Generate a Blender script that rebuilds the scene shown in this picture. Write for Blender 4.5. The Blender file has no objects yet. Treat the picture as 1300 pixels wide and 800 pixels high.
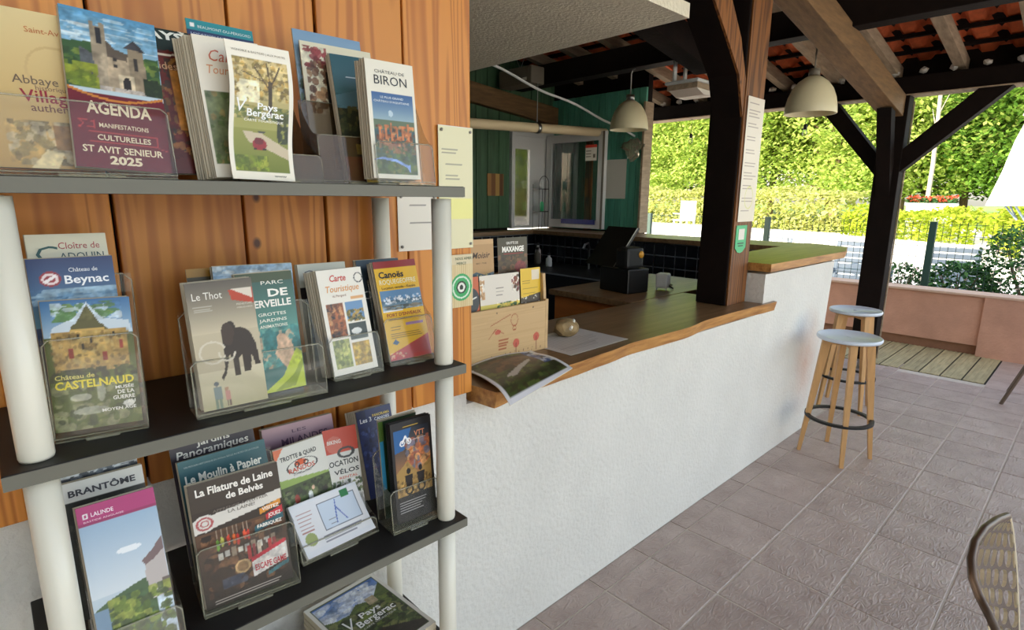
import bpy, bmesh, math, random
import numpy as np
from mathutils import Vector, Matrix, Euler
from math import radians as R, sin, cos, pi, tan

S = bpy.context.scene
COL = S.collection

# ------------------------------------------------------------------ camera
cam_d = bpy.data.cameras.new('camera'); cam = bpy.data.objects.new('camera', cam_d); COL.objects.link(cam)
cam_d.sensor_width = 36.0; cam_d.sensor_fit = 'HORIZONTAL'; cam_d.lens = 711.734 / 1300 * 36; cam_d.clip_start = .02; cam_d.clip_end = 400
YAW, PITCH, ROLL = R(46.56546858), R(-11.81766823), R(0.53174567)
_f = Vector((cos(PITCH) * cos(YAW), cos(PITCH) * sin(YAW), sin(PITCH)))
_r = Vector((sin(YAW), -cos(YAW), 0)); _u = _r.cross(_f)
_r2 = _r * cos(ROLL) + _u * sin(ROLL); _u2 = _u * cos(ROLL) - _r * sin(ROLL)
cm = Matrix((_r2, _u2, -_f)).transposed().to_4x4(); cm.translation = (0, 0, 1.62)
cam.matrix_world = cm
S.camera = cam

# ------------------------------------------------------------------ sky, sun, exposure
S.view_settings.view_transform = 'Standard'; S.view_settings.look = 'None'
S.view_settings.exposure = 1.33; S.view_settings.gamma = 1.0
S.view_settings.use_curve_mapping = False
W = bpy.data.worlds.new('world'); S.world = W; W.use_nodes = True
nt = W.node_tree; nt.nodes.clear()
sky = nt.nodes.new('ShaderNodeTexSky'); sky.sky_type = 'NISHITA'; sky.sun_disc = False
sky.sun_elevation = R(30); sky.sun_rotation = R(-65); sky.air_density = 1.0; sky.dust_density = 2.5; sky.ozone_density = 1.0
bgn = nt.nodes.new('ShaderNodeBackground'); bgn.inputs['Strength'].default_value = .30
won = nt.nodes.new('ShaderNodeOutputWorld')
hs = nt.nodes.new('ShaderNodeHueSaturation'); hs.inputs['Saturation'].default_value = .68
nt.links.new(sky.outputs[0], hs.inputs['Color']); wb = nt.nodes.new('ShaderNodeMixRGB'); wb.blend_type = 'MULTIPLY'; wb.inputs[0].default_value = 1; wb.inputs[2].default_value = (1.07, 1.0, .90, 1)
nt.links.new(hs.outputs[0], wb.inputs[1]); nt.links.new(wb.outputs[0], bgn.inputs[0]); nt.links.new(bgn.outputs[0], won.inputs[0])
sd = bpy.data.lights.new('sun', 'SUN'); sd.energy = 3.6; sd.angle = R(.6); sd.color = (1, .93, .82)
sun = bpy.data.objects.new('sun', sd); COL.objects.link(sun)
# light travels from (-X, +Y, up) over the roof onto the hedge
sun.rotation_euler = Vector((.80, -.36, -.42)).to_track_quat('-Z', 'Y').to_euler()
S.cycles.max_bounces = 8; S.cycles.transparent_max_bounces = 24; S.cycles.diffuse_bounces = 5
S.cycles.sample_clamp_indirect = 6; S.cycles.caustics_reflective = False; S.cycles.caustics_refractive = False

# ------------------------------------------------------------------ materials
def s2l(c):
    return tuple(((v / 255) / 12.92 if v / 255 <= .04045 else ((v / 255 + .055) / 1.055) ** 2.4) for v in c)
M = {}
def mat(name, rgb, rough=.6, var=0.0, scale=8, stretch=(1, 1, 1), bump=0.0, bscale=40, rnd=0.0, metal=0.0, spec=.5, col2=None, detail=4, bdist=.01):
    m = bpy.data.materials.new(name); m.use_nodes = True; n = m.node_tree; L = n.links
    b = n.nodes['Principled BSDF']
    c1 = s2l(rgb); b.inputs['Roughness'].default_value = rough; b.inputs['Metallic'].default_value = metal
    b.inputs['Specular IOR Level'].default_value = spec
    b.inputs['Base Color'].default_value = (*c1, 1)
    if var or rnd or bump or col2:
        tc = n.nodes.new('ShaderNodeTexCoord'); mp = n.nodes.new('ShaderNodeMapping'); mp.inputs['Scale'].default_value = stretch
        L.new(tc.outputs['Object'], mp.inputs[0])
        oi = n.nodes.new('ShaderNodeObjectInfo')
        ad = n.nodes.new('ShaderNodeVectorMath'); ad.operation = 'MULTIPLY_ADD'
        L.new(oi.outputs['Random'], ad.inputs[0]); ad.inputs[1].default_value = (37, 51, 23); L.new(mp.outputs[0], ad.inputs[2])
        if var or col2:
            t = n.nodes.new('ShaderNodeTexNoise'); t.inputs['Scale'].default_value = scale; t.inputs['Detail'].default_value = detail; t.inputs['Roughness'].default_value = .6
            L.new(ad.outputs[0], t.inputs['Vector'])
            rp = n.nodes.new('ShaderNodeValToRGB'); L.new(t.outputs[0], rp.inputs[0])
            c2 = s2l(col2) if col2 else tuple(v * (1 - var) for v in c1)
            c3 = c1 if col2 else tuple(min(1, v * (1 + var * .6)) for v in c1)
            rp.color_ramp.elements[0].position = .32; rp.color_ramp.elements[1].position = .68
            rp.color_ramp.elements[0].color = (*c2, 1); rp.color_ramp.elements[1].color = (*c3, 1)
            out = rp.outputs[0]
        else:
            q = n.nodes.new('ShaderNodeRGB'); q.outputs[0].default_value = (*c1, 1); out = q.outputs[0]
        if rnd:
            h = n.nodes.new('ShaderNodeHueSaturation'); mr = n.nodes.new('ShaderNodeMapRange')
            mr.inputs[3].default_value = 1 - rnd; mr.inputs[4].default_value = 1 + rnd
            L.new(oi.outputs['Random'], mr.inputs[0]); L.new(mr.outputs[0], h.inputs['Value']); L.new(out, h.inputs['Color']); out = h.outputs[0]
        L.new(out, b.inputs['Base Color'])
        if bump:
            t2 = n.nodes.new('ShaderNodeTexNoise'); t2.inputs['Scale'].default_value = bscale; t2.inputs['Detail'].default_value = 5
            L.new(ad.outputs[0], t2.inputs['Vector'])
            bp = n.nodes.new('ShaderNodeBump'); bp.inputs['Strength'].default_value = bump; bp.inputs['Distance'].default_value = bdist
            L.new(t2.outputs[0], bp.inputs['Height']); L.new(bp.outputs[0], b.inputs['Normal'])
    M[name] = m
    return m
mat('plaster', (226, 224, 216), .85, .05, 3, bump=.55, bscale=55, bdist=.012)
mat('plaster_ceiling', (240, 232, 208), .9, .06, 4, bump=.7, bscale=60, bdist=.012)
m_ = mat('plaster_stained', (226, 224, 216), .85, .05, 3, bump=.55, bscale=55, bdist=.012)
def stain(m, spots):
    n = m.node_tree; L = n.links; b = n.nodes['Principled BSDF']; src = b.inputs['Base Color'].links[0].from_socket
    tc = n.nodes.new('ShaderNodeTexCoord'); no = n.nodes.new('ShaderNodeTexNoise'); no.inputs['Scale'].default_value = 5; L.new(tc.outputs['Object'], no.inputs['Vector'])
    for (c, sc, col, k) in spots:
        mp = n.nodes.new('ShaderNodeMapping'); mp.vector_type = 'TEXTURE'; mp.inputs['Location'].default_value = c; mp.inputs['Scale'].default_value = sc; L.new(tc.outputs['Object'], mp.inputs[0])
        ln = n.nodes.new('ShaderNodeVectorMath'); ln.operation = 'LENGTH'; L.new(mp.outputs[0], ln.inputs[0])
        mr = n.nodes.new('ShaderNodeMapRange'); mr.inputs[3].default_value = 1; mr.inputs[4].default_value = 0; L.new(ln.outputs['Value'], mr.inputs[0])
        mu = n.nodes.new('ShaderNodeMath'); mu.operation = 'MULTIPLY'; L.new(mr.outputs[0], mu.inputs[0]); L.new(no.outputs[0], mu.inputs[1])
        m2 = n.nodes.new('ShaderNodeMath'); m2.operation = 'MULTIPLY'; L.new(mu.outputs[0], m2.inputs[0]); m2.inputs[1].default_value = k
        mx = n.nodes.new('ShaderNodeMixRGB'); L.new(m2.outputs[0], mx.inputs[0]); L.new(src, mx.inputs[1]); mx.inputs[2].default_value = (*s2l(col), 1); src = mx.outputs[0]
    L.new(src, b.inputs['Base Color'])
stain(m_, [((4.08, 1.33, .52), (.28, .2, .42), (196, 122, 76), .95), ((3.95, 1.33, .78), (.25, .2, .14), (110, 154, 190), .7), ((3.85, 1.33, .22), (.3, .2, .12), (120, 166, 196), .55)])
mat('plank', (214, 134, 52), .5, 0, 5, (7, 7, .55), .12, 30, .12, col2=(166, 88, 26), detail=6)
mat('green_board', (70, 104, 74), .6, .25, 6, (6, 6, .5), .1, 30, .12)
mat('teal_board', (96, 176, 150), .6, .2, 6, (6, 6, .5), .1, 30, .08)
mat('dark_wood', (24, 14, 9), .8, .35, 5, (1, 1, 1), .25, 25, .1, spec=.2)
mat('brown_wood', (124, 94, 58), .7, .3, 6, (.8, 6, 6), .3, 20, .08)
mat('post_wood', (112, 68, 38), .6, .35, 6, (6, 6, .6), .25, 22, .08)
mat('rafter_wood', (170, 150, 124), .8, .3, 6, (.8, 5, 5), .2, 20, .12)
mat('roof_tile', (224, 112, 62), .8, .25, 9, bump=.2, bscale=30, rnd=.12)
mat('mortar', (205, 200, 190), .9, .1)
mat('floor_tile', (188, 170, 160), .38, 0, 6, bump=1.0, bscale=1, rnd=.05, col2=(164, 144, 134), bdist=.009, spec=.8)
def slate(m):
    n = m.node_tree; L = n.links; b = n.nodes['Principled BSDF']
    bp = [q for q in n.nodes if q.type == 'BUMP'][0]
    tc = n.nodes.new('ShaderNodeTexCoord'); oi = n.nodes.new('ShaderNodeObjectInfo')
    ad = n.nodes.new('ShaderNodeVectorMath'); ad.operation = 'MULTIPLY_ADD'; L.new(oi.outputs['Random'], ad.inputs[0]); ad.inputs[1].default_value = (37, 51, 23); L.new(tc.outputs['Object'], ad.inputs[2])
    mp = n.nodes.new('ShaderNodeMapping'); mp.inputs['Scale'].default_value = (1, 2.2, 1); mp.inputs['Rotation'].default_value = (0, 0, .5); L.new(ad.outputs[0], mp.inputs[0])
    t = n.nodes.new('ShaderNodeTexNoise'); t.inputs['Scale'].default_value = 13; t.inputs['Detail'].default_value = 6; t.inputs['Distortion'].default_value = 1.6; L.new(mp.outputs[0], t.inputs['Vector'])
    a = n.nodes.new('ShaderNodeMath'); a.operation = 'SUBTRACT'; L.new(t.outputs[0], a.inputs[0]); a.inputs[1].default_value = .5
    c = n.nodes.new('ShaderNodeMath'); c.operation = 'ABSOLUTE'; L.new(a.outputs[0], c.inputs[0])
    L.new(c.outputs[0], bp.inputs['Height']); bp.inputs['Strength'].default_value = 1; bp.inputs['Distance'].default_value = .014
slate(M['floor_tile'])
mat('grout', (206, 196, 182), .9, .1, 30)
mat('deck', (176, 164, 124), .75, .25, 5, (.8, 6, 6), .2, 20, .1)
mat('deck_gap', (30, 26, 20), .9)
mat('low_wall', (196, 150, 128), .85, .15, 3, bump=.4, bscale=45)
mat('low_wall_base', (134, 96, 74), .9, .2, 5, bump=.3)
mat('coping', (206, 176, 156), .8, .1)
mat('counter_wood', (150, 116, 82), .34, 0, 4, (.6, 8, 8), .05, 20, col2=(112, 84, 52), detail=7)
mat('counter_edge', (206, 152, 84), .5, 0, 5, (.8, 8, 8), .1, 20, col2=(150, 96, 46))
mat('desk_orange', (206, 122, 58), .5, .15, 4, (6, 1, 6))
mat('black_tile', (16, 18, 26), .25)
mat('black_tile_grout', (140, 144, 150), .8)
mat('black_plastic', (20, 19, 18), .42)
mat('black_satin', (26, 26, 26), .5)
mat('shelf_black', (24, 22, 20), .55)
mat('shelf_lit_edge', (112, 110, 98), .55)  # same dark plastic as the shelves, paler for the light on its edges
mat('pole_white', (232, 228, 212), .28)
mat('white_plastic', (226, 228, 226), .4)
mat('white_paint', (222, 222, 220), .5)
mat('cream_paint', (226, 206, 166), .5)
mat('grey_plastic', (120, 112, 98), .5)
mat('paper', (236, 232, 220), .6)
mat('paper_edge', (196, 184, 160), .8)
mat('metal', (170, 170, 168), .3, metal=1)
mat('oak', (206, 160, 104), .5, .15, 6, (6, 6, .6))
mat('stool_white', (214, 224, 236), .35)
mat('kraft', (196, 150, 96), .8, .08)
mat('box_wood', (206, 172, 124), .6, .12, 5, (.8, 6, 6))
mat('stone', (150, 126, 86), .7, .35, 25, bump=.3)
mat('lamp_shade', (236, 226, 186), .35)
mat('bark', (120, 100, 78), .9, .3, 10)
mat('birch', (150, 144, 130), .8, .3, 10)
mat('gravel_white', (232, 228, 218), .85, .06, 2)
mat('shade_paving', (150, 148, 140), .85, .25, 3)  # near ground toned darker, standing for the building's shadow
mat('grass', (120, 150, 60), .9, .3, 3)
mat('fence_green', (28, 62, 54), .5)
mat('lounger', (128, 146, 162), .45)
mat('parasol', (214, 212, 214), .8)
mat('terracotta', (196, 96, 60), .7)
mat('flower_red', (226, 70, 46), .7)
mat('flower_pink', (232, 206, 200), .7)
mat('chair_bronze', (92, 74, 60), .35, metal=.3)
mat('chair_light', (214, 200, 172), .35)
mat('brown_metal', (96, 80, 66), .5)
mat('green_sign', (74, 190, 128), .5)
mat('blue_paint', (26, 40, 130), .5)
mat('orange', (226, 160, 40), .5)
mat('hedge_core', (70, 84, 24), .9)
mat('tree_core', (56, 84, 26), .9)
mat('kitchen_floor', (60, 54, 50), .6)

def leafmat(name, rgb, rgb2, tr=.5):
    m = bpy.data.materials.new(name); m.use_nodes = True; n = m.node_tree; L = n.links; n.nodes.clear()
    o = n.nodes.new('ShaderNodeOutputMaterial'); mx = n.nodes.new('ShaderNodeMixShader'); mx.inputs[0].default_value = tr
    d = n.nodes.new('ShaderNodeBsdfDiffuse'); t = n.nodes.new('ShaderNodeBsdfTranslucent')
    g = n.nodes.new('ShaderNodeNewGeometry'); rp = n.nodes.new('ShaderNodeValToRGB')
    L.new(g.outputs['Random Per Island'], rp.inputs[0])
    rp.color_ramp.elements[0].color = (*s2l(rgb2), 1); rp.color_ramp.elements[1].color = (*s2l(rgb), 1)
    L.new(rp.outputs[0], d.inputs[0]); L.new(rp.outputs[0], t.inputs[0]); L.new(d.outputs[0], mx.inputs[1]); L.new(t.outputs[0], mx.inputs[2]); L.new(mx.outputs[0], o.inputs[0])
    M[name] = m
leafmat('leaf_tree', (210, 222, 124), (134, 166, 76))
leafmat('leaf_dark_tree', (140, 176, 74), (66, 104, 42))
leafmat('leaf_hedge', (214, 212, 140), (140, 156, 76))
leafmat('leaf_bright_hedge', (196, 206, 76), (126, 150, 44))
leafmat('leaf_shrub', (96, 138, 84), (36, 72, 44), .3)

def clearmat(name, rgb, a, rough=.05, gl=.12):
    m = bpy.data.materials.new(name); m.use_nodes = True; n = m.node_tree; L = n.links; n.nodes.clear()
    o = n.nodes.new('ShaderNodeOutputMaterial'); mx = n.nodes.new('ShaderNodeMixShader'); mx2 = n.nodes.new('ShaderNodeMixShader')
    t = n.nodes.new('ShaderNodeBsdfTransparent'); t.inputs[0].default_value = (1, 1, 1, 1)
    d = n.nodes.new('ShaderNodeBsdfDiffuse'); d.inputs[0].default_value = (*s2l(rgb), 1)
    gs = n.nodes.new('ShaderNodeBsdfGlossy'); gs.inputs['Roughness'].default_value = rough
    fr = n.nodes.new('ShaderNodeFresnel'); fr.inputs[0].default_value = 1.45
    ml = n.nodes.new('ShaderNodeMath'); ml.operation = 'MULTIPLY'; L.new(fr.outputs[0], ml.inputs[0]); ml.inputs[1].default_value = gl * 8
    mx.inputs[0].default_value = a; L.new(t.outputs[0], mx.inputs[1]); L.new(d.outputs[0], mx.inputs[2])
    L.new(ml.outputs[0], mx2.inputs[0]); L.new(mx.outputs[0], mx2.inputs[1]); L.new(gs.outputs[0], mx2.inputs[2]); L.new(mx2.outputs[0], o.inputs[0])
    M[name] = m
clearmat('acrylic', (210, 206, 180), .02, .03, .05)
clearmat('acrylic_edge', (206, 202, 170), .32, .12, .12)
clearmat('acrylic_smoke', (116, 88, 56), .34, .06, .10)
clearmat('glass', (200, 220, 215), .015, .02, .12)

def vcolmat(name, rough):
    m = bpy.data.materials.new(name); m.use_nodes = True; n = m.node_tree
    b = n.nodes['Principled BSDF']; a = n.nodes.new('ShaderNodeAttribute'); a.attribute_name = 'print'
    n.links.new(a.outputs['Color'], b.inputs['Base Color']); b.inputs['Roughness'].default_value = rough
    M[name] = m
def grain(name, c1, c2, c3, rough=.5, rnd=.12):
    m = bpy.data.materials.new(name); m.use_nodes = True; n = m.node_tree; L = n.links; b = n.nodes['Principled BSDF']; b.inputs['Roughness'].default_value = rough
    tc = n.nodes.new('ShaderNodeTexCoord'); oi = n.nodes.new('ShaderNodeObjectInfo')
    ad = n.nodes.new('ShaderNodeVectorMath'); ad.operation = 'MULTIPLY_ADD'; L.new(oi.outputs['Random'], ad.inputs[0]); ad.inputs[1].default_value = (3.7, 5.1, 9.3); L.new(tc.outputs['Object'], ad.inputs[2])
    mp = n.nodes.new('ShaderNodeMapping'); mp.inputs['Scale'].default_value = (1, 1, .045); L.new(ad.outputs[0], mp.inputs[0])
    w = n.nodes.new('ShaderNodeTexNoise'); w.inputs['Scale'].default_value = 9; w.inputs['Detail'].default_value = 2; w.inputs['Distortion'].default_value = .5; L.new(mp.outputs[0], w.inputs['Vector'])
    ml = n.nodes.new('ShaderNodeMath'); ml.operation = 'MULTIPLY'; ml.inputs[1].default_value = 60; L.new(w.outputs[0], ml.inputs[0])
    sn = n.nodes.new('ShaderNodeMath'); sn.operation = 'SINE'; L.new(ml.outputs[0], sn.inputs[0])
    rp = n.nodes.new('ShaderNodeValToRGB'); mr = n.nodes.new('ShaderNodeMapRange'); mr.inputs[1].default_value = -1; L.new(sn.outputs[0], mr.inputs[0]); L.new(mr.outputs[0], rp.inputs[0])
    rp.color_ramp.elements[0].color = (*s2l(c2), 1); rp.color_ramp.elements[0].position = .0; rp.color_ramp.elements[1].color = (*s2l(c1), 1); rp.color_ramp.elements[1].position = .62
    # knots
    mk = n.nodes.new('ShaderNodeMapping'); mk.inputs['Scale'].default_value = (7, 7, 5); L.new(ad.outputs[0], mk.inputs[0])
    v = n.nodes.new('ShaderNodeTexVoronoi'); v.inputs['Scale'].default_value = 1.0; L.new(mk.outputs[0], v.inputs['Vector'])
    kr = n.nodes.new('ShaderNodeValToRGB'); kr.color_ramp.elements[0].position = .04; kr.color_ramp.elements[1].position = .08; kr.color_ramp.elements[0].color = (1, 1, 1, 1); kr.color_ramp.elements[1].color = (0, 0, 0, 1); L.new(v.outputs['Distance'], kr.inputs[0])
    mx = n.nodes.new('ShaderNodeMixRGB'); L.new(kr.outputs[0], mx.inputs[0]); L.new(rp.outputs[0], mx.inputs[1]); mx.inputs[2].default_value = (*s2l(c3), 1)
    h = n.nodes.new('ShaderNodeHueSaturation'); m2 = n.nodes.new('ShaderNodeMapRange'); m2.inputs[3].default_value = 1 - rnd; m2.inputs[4].default_value = 1 + rnd; L.new(oi.outputs['Random'], m2.inputs[0]); L.new(m2.outputs[0], h.inputs['Value']); L.new(mx.outputs[0], h.inputs['Color']); L.new(h.outputs[0], b.inputs['Base Color'])
    bp = n.nodes.new('ShaderNodeBump'); bp.inputs['Strength'].default_value = .25; bp.inputs['Distance'].default_value = .002; L.new(mr.outputs[0], bp.inputs['Height']); L.new(bp.outputs[0], b.inputs['Normal'])
    M[name] = m
grain('plank', (214, 140, 58), (184, 110, 40), (84, 40, 16), .45)
grain('post_wood', (140, 88, 42), (92, 54, 24), (40, 22, 12), .6)
vcolmat('print', .38)
vcolmat('print_matt', .7)

# ------------------------------------------------------------------ mesh builder
class MB:
    def __init__(s): s.v = []; s.f = []; s.m = []; s.sm = []
    def add(s, vs, fs, mi=0, smooth=False):
        o = len(s.v); s.v += [tuple(v) for v in vs]
        for f in fs: s.f.append(tuple(i + o for i in f)); s.m.append(mi); s.sm.append(smooth)
        return s
    def box(s, x0, y0, z0, x1, y1, z1, mi=0, mtx=None, bev=0):
        if bev:
            bm = bmesh.new(); bmesh.ops.create_cube(bm, size=1)
            for v in bm.verts: v.co = Vector((x0 + (v.co.x + .5) * (x1 - x0), y0 + (v.co.y + .5) * (y1 - y0), z0 + (v.co.z + .5) * (z1 - z0)))
            bmesh.ops.bevel(bm, geom=bm.edges[:], offset=bev, segments=2, affect='EDGES', profile=.5)
            bm.verts.index_update(); vs = [v.co.copy() for v in bm.verts]; fs = [[v.index for v in f.verts] for f in bm.faces]; bm.free()
        else:
            vs = [Vector(p) for p in ((x0, y0, z0), (x1, y0, z0), (x1, y1, z0), (x0, y1, z0), (x0, y0, z1), (x1, y0, z1), (x1, y1, z1), (x0, y1, z1))]
            fs = [(0, 3, 2, 1), (4, 5, 6, 7), (0, 1, 5, 4), (1, 2, 6, 5), (2, 3, 7, 6), (3, 0, 4, 7)]
        if mtx is not None: vs = [mtx @ v for v in vs]
        return s.add(vs, fs, mi)
    def tube(s, pts, r, n=10, mi=0, cap=True, r1=None):
        pts = [Vector(p) for p in pts]; vs = []; fs = []; k = len(pts)
        up = None
        for i, p in enumerate(pts):
            d = (pts[min(i + 1, k - 1)] - pts[max(i - 1, 0)]).normalized()
            if up is None: up = Vector((0, 0, 1)) if abs(d.z) < .9 else Vector((1, 0, 0))
            a = d.cross(up).normalized(); b = a.cross(d).normalized(); up = b
            rr = r if r1 is None else r + (r1 - r) * i / (k - 1)
            for j in range(n):
                t = 2 * pi * j / n; vs.append(p + a * cos(t) * rr + b * sin(t) * rr)
        for i in range(k - 1):
            for j in range(n): fs.append((i * n + j, i * n + (j + 1) % n, (i + 1) * n + (j + 1) % n, (i + 1) * n + j))
        s.add(vs, fs, mi, True)
        if cap: s.add(vs[:n], [tuple(range(n))[::-1]], mi); s.add(vs[-n:], [tuple(range(n))], mi)
        return s
    def lathe(s, prof, c=(0, 0, 0), n=24, mi=0, ell=1.0):
        vs = []; fs = []; k = len(prof)
        for r, z in prof:
            for j in range(n): t = 2 * pi * j / n; vs.append((c[0] + r * cos(t), c[1] + r * ell * sin(t), c[2] + z))
        for i in range(k - 1):
            for j in range(n): fs.append((i * n + j, i * n + (j + 1) % n, (i + 1) * n + (j + 1) % n, (i + 1) * n + j))
        return s.add(vs, fs, mi, True)
    def prism(s, poly, d0, d1, ax='y', mi=0):
        # poly in the plane across axis ax; (a,b) -> y: (x,z); x: (y,z); z: (x,y)
        def P(a, b, d): return {'y': (a, d, b), 'x': (d, a, b), 'z': (a, b, d)}[ax]
        n = len(poly); vs = [P(a, b, d0) for a, b in poly] + [P(a, b, d1) for a, b in poly]
        fs = [tuple(range(n))[::-1], tuple(range(n, 2 * n))] + [(i, (i + 1) % n, n + (i + 1) % n, n + i) for i in range(n)]
        return s.add(vs, fs, mi)
    def beam(s, p, q, w, h, mi=0, bev=0):
        p = Vector(p); q = Vector(q); d = (q - p); L = d.length; d.normalize()
        a = d.cross(Vector((0, 0, 1)));
        if a.length < 1e-4: a = Vector((1, 0, 0))
        a.normalize(); b = a.cross(d)
        mt = Matrix((d, a, b)).transposed().to_4x4(); mt.translation = p
        return s.box(0, -w / 2, -h / 2, L, w / 2, h / 2, mi, mt, bev)
    def mesh(s, name, mats):
        me = bpy.data.meshes.new(name); me.from_pydata(s.v, [], s.f)
        for m in (mats if isinstance(mats, (list, tuple)) else [mats]): me.materials.append(M[m])
        me.polygons.foreach_set('material_index', s.m); me.polygons.foreach_set('use_smooth', s.sm)
        bm = bmesh.new(); bm.from_mesh(me); bmesh.ops.recalc_face_normals(bm, faces=bm.faces[:]); bm.to_mesh(me); bm.free()
        me.update(); return me
    def build(s, name, mats, parent=None, loc=None):
        o = bpy.data.objects.new(name, s.mesh(name, mats)); COL.objects.link(o)
        if parent: o.parent = parent
        if loc: o.location = loc
        return o
def place(name, me, parent=None, loc=(0, 0, 0), rot=(0, 0, 0)):
    o = bpy.data.objects.new(name, me); COL.objects.link(o); o.location = loc; o.rotation_euler = rot
    if parent: o.parent = parent
    return o
def tag(o, label=None, cat=None, group=None, kind=None):
    if label: o['label'] = label
    if cat: o['category'] = cat
    if group: o['group'] = group
    if kind: o['kind'] = kind
    return o
def thing(name, label, cat, loc=(0, 0, 0), rot=(0, 0, 0), group=None):
    o = bpy.data.objects.new(name, None); COL.objects.link(o); o.empty_display_size = .05
    o.location = loc; o.rotation_euler = rot
    return tag(o, label, cat, group)
def struct(name, mb, m, parent=None):
    o = mb.build(name, m, parent)
    if not parent: o['kind'] = 'structure'
    return o
def copy_tree(o, parent=None):
    c = o.copy(); COL.objects.link(c); c.parent = parent
    for ch in list(o.children): copy_tree(ch, c)
    return c
def inview(p, margin=60):
    d = Vector(p) - Vector((0, 0, 1.62)); z = d.dot(_f)
    if z < .1: return None
    x = 650 + 711.7 * d.dot(_r2) / z; y = 400 - 711.7 * d.dot(_u2) / z
    return (x, y) if -margin < x < 1300 + margin and -margin < y < 800 + margin else None

# ================================================================== LARGE STRUCTURE
YW = 1.328
# floor: grout bed plus individual tiles
X0, Y0, T = 2.0549, 1.2304, .3306
fl = struct('floor', MB().box(-4, -4.2, -.12, 7.72, 1.34, -.0035), 'grout')
tile_me = []
rnd = random.Random(3)
for k in range(3):
    mb = MB(); g = .0035; bm = bmesh.new(); bmesh.ops.create_cube(bm, size=1)
    for v in bm.verts: v.co = Vector((v.co.x * (T - 2 * g), v.co.y * (T - 2 * g), v.co.z * .012 - .006))
    top = [e for e in bm.edges if all(v.co.z > -.001 for v in e.verts)]
    bmesh.ops.bevel(bm, geom=top, offset=.003, segments=1, affect='EDGES')
    me = bpy.data.meshes.new('floor_tile'); bm.to_mesh(me); bm.free(); me.materials.append(M['floor_tile']); tile_me.append(me)
stuff = MB(); cnt = 0
cand = []
for i in range(-16, 18):
    for j in range(0, 17):
        x = X0 + (i + .5) * T; y = Y0 - (j + .5) * T
        if x > 7.6: continue
        if x > 6.45 and y > .55: continue
        d = math.hypot(x, y)
        cand.append((0 if inview((x, y, 0), 40) else 1, d, x, y))
cand.sort()
for n_, (vis, d, x, y) in enumerate(cand):
    if n_ < 280 and vis == 0:
        place('floor_tile', tile_me[0], fl, (x, y, rnd.uniform(-.0006, .0006)), (0, 0, rnd.choice((0, pi))))
    else:
        stuff.box(x - T / 2 + .004, y - T / 2 + .004, -.012, x + T / 2 - .004, y + T / 2 - .004, 0)
# cut row along the bar wall
for i in range(-8, 14):
    x = X0 + i * T
    if x > 6.45: break
    if inview((x + T / 2, 1.28, 0)) and x < 4.6:
        MB().box(x + .004, Y0 + .004, -.012, x + T - .004, 1.325, 0).build('floor_tile', 'floor_tile', fl)
    else: stuff.box(x + .004, Y0 + .004, -.012, x + T - .004, 1.325, 0)
so = stuff.build('distant_tiles', 'floor_tile', fl); so['kind'] = 'stuff'
# tiles in the passage behind the bar end, up to the deck
pf = struct('floor', MB().box(4.42, 1.341, -.12, 6.455, 5.3, -.0035), 'grout')
for i in range(7, 14):
    for j in range(0, 6):
        x = X0 + i * T; y = Y0 + (j + .3) * T
        x1 = min(x + T, 6.45)
        if x1 - x < .05 or x < 4.43: continue
        MB().box(x + .004, y + .004, -.012, x1 - .004, y + T - .004, 0).build('floor_tile', 'floor_tile', pf)
struct('floor', MB().box(-1, 1.36, -.1, 4.4, 5.3, -.02), 'kitchen_floor')

# deck boards between the tiles and the low wall
dk = struct('floor', MB().box(6.46, .57, -.0033, 7.7, 4.3, -.003), 'deck_gap')
for k in range(22):
    y = .585 + k * .166
    mb = MB(); w = .152; n = 7
    for q in range(n): # grooved board: alternate ribs
        a = y + w * q / n; b = y + w * (q + 1) / n
        mb.box(6.465, a, -.0028, 7.66, b, .006 if q % 2 == 0 else .003)
    mb.build('deck_board', 'deck', dk)

# bar wall (white plaster) and the wooden wall above its left part
wl = MB()
wl.prism([(-2.5, 0), (4.31, 0), (4.43, 1.2), (3.265, 1.2), (3.265, .973), (1.06, .973), (1.06, 1.03), (-2.5, 1.03)], YW, YW + .12, 'y')
wall = struct('wall_left', wl, 'plaster_stained')
struct('trim_1', MB().box(4.28, 1.449, 0, 4.42, 2.0, 1.2), 'plaster')
xs = [-.62, -.42, -.2, .0, .19, .425, .612, .84, 1.062]
for i in range(len(xs) - 1):
    a, b = xs[i] + .003, xs[i + 1] - .003
    MB().box(a, 1.296 + (i % 3) * .0015, 1.024, b, 1.327, 3.2, bev=.003).build('plank', 'plank', wall)
struct('trim_2', MB().box(-1.45, 1.329, 1.03, 1.055, 1.42, 3.3), 'dark_wood')

# kitchen back wall: green boards
wb = struct('wall_back', MB().box(-1, 4.84, 0, 5.3, 4.95, 1.24), 'plaster')
x = 1.2
while x < 5.2:
    w = .165; lo = 1.28 if x + w < 4.52 else 2.40
    zt = 2.82 + (6.2 - x) * .168
    MB().box(x, 4.81, lo, x + w - .008, 4.84, min(zt, 3.5), bev=.004).build('board', 'green_board', wb); x += w
MB().box(-1, 4.842, 1.24, 4.5, 4.9, 3.5).box(4.5, 4.842, 2.4, 5.3, 4.9, 3.2).build('backing', 'dark_wood', wb)
# gable rafter against the boards
MB().beam((3.3, 4.76, 2.74), (6.1, 4.76, 2.48), .09, .20, bev=.01).build('gable_rafter', 'brown_wood', wb)
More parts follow.
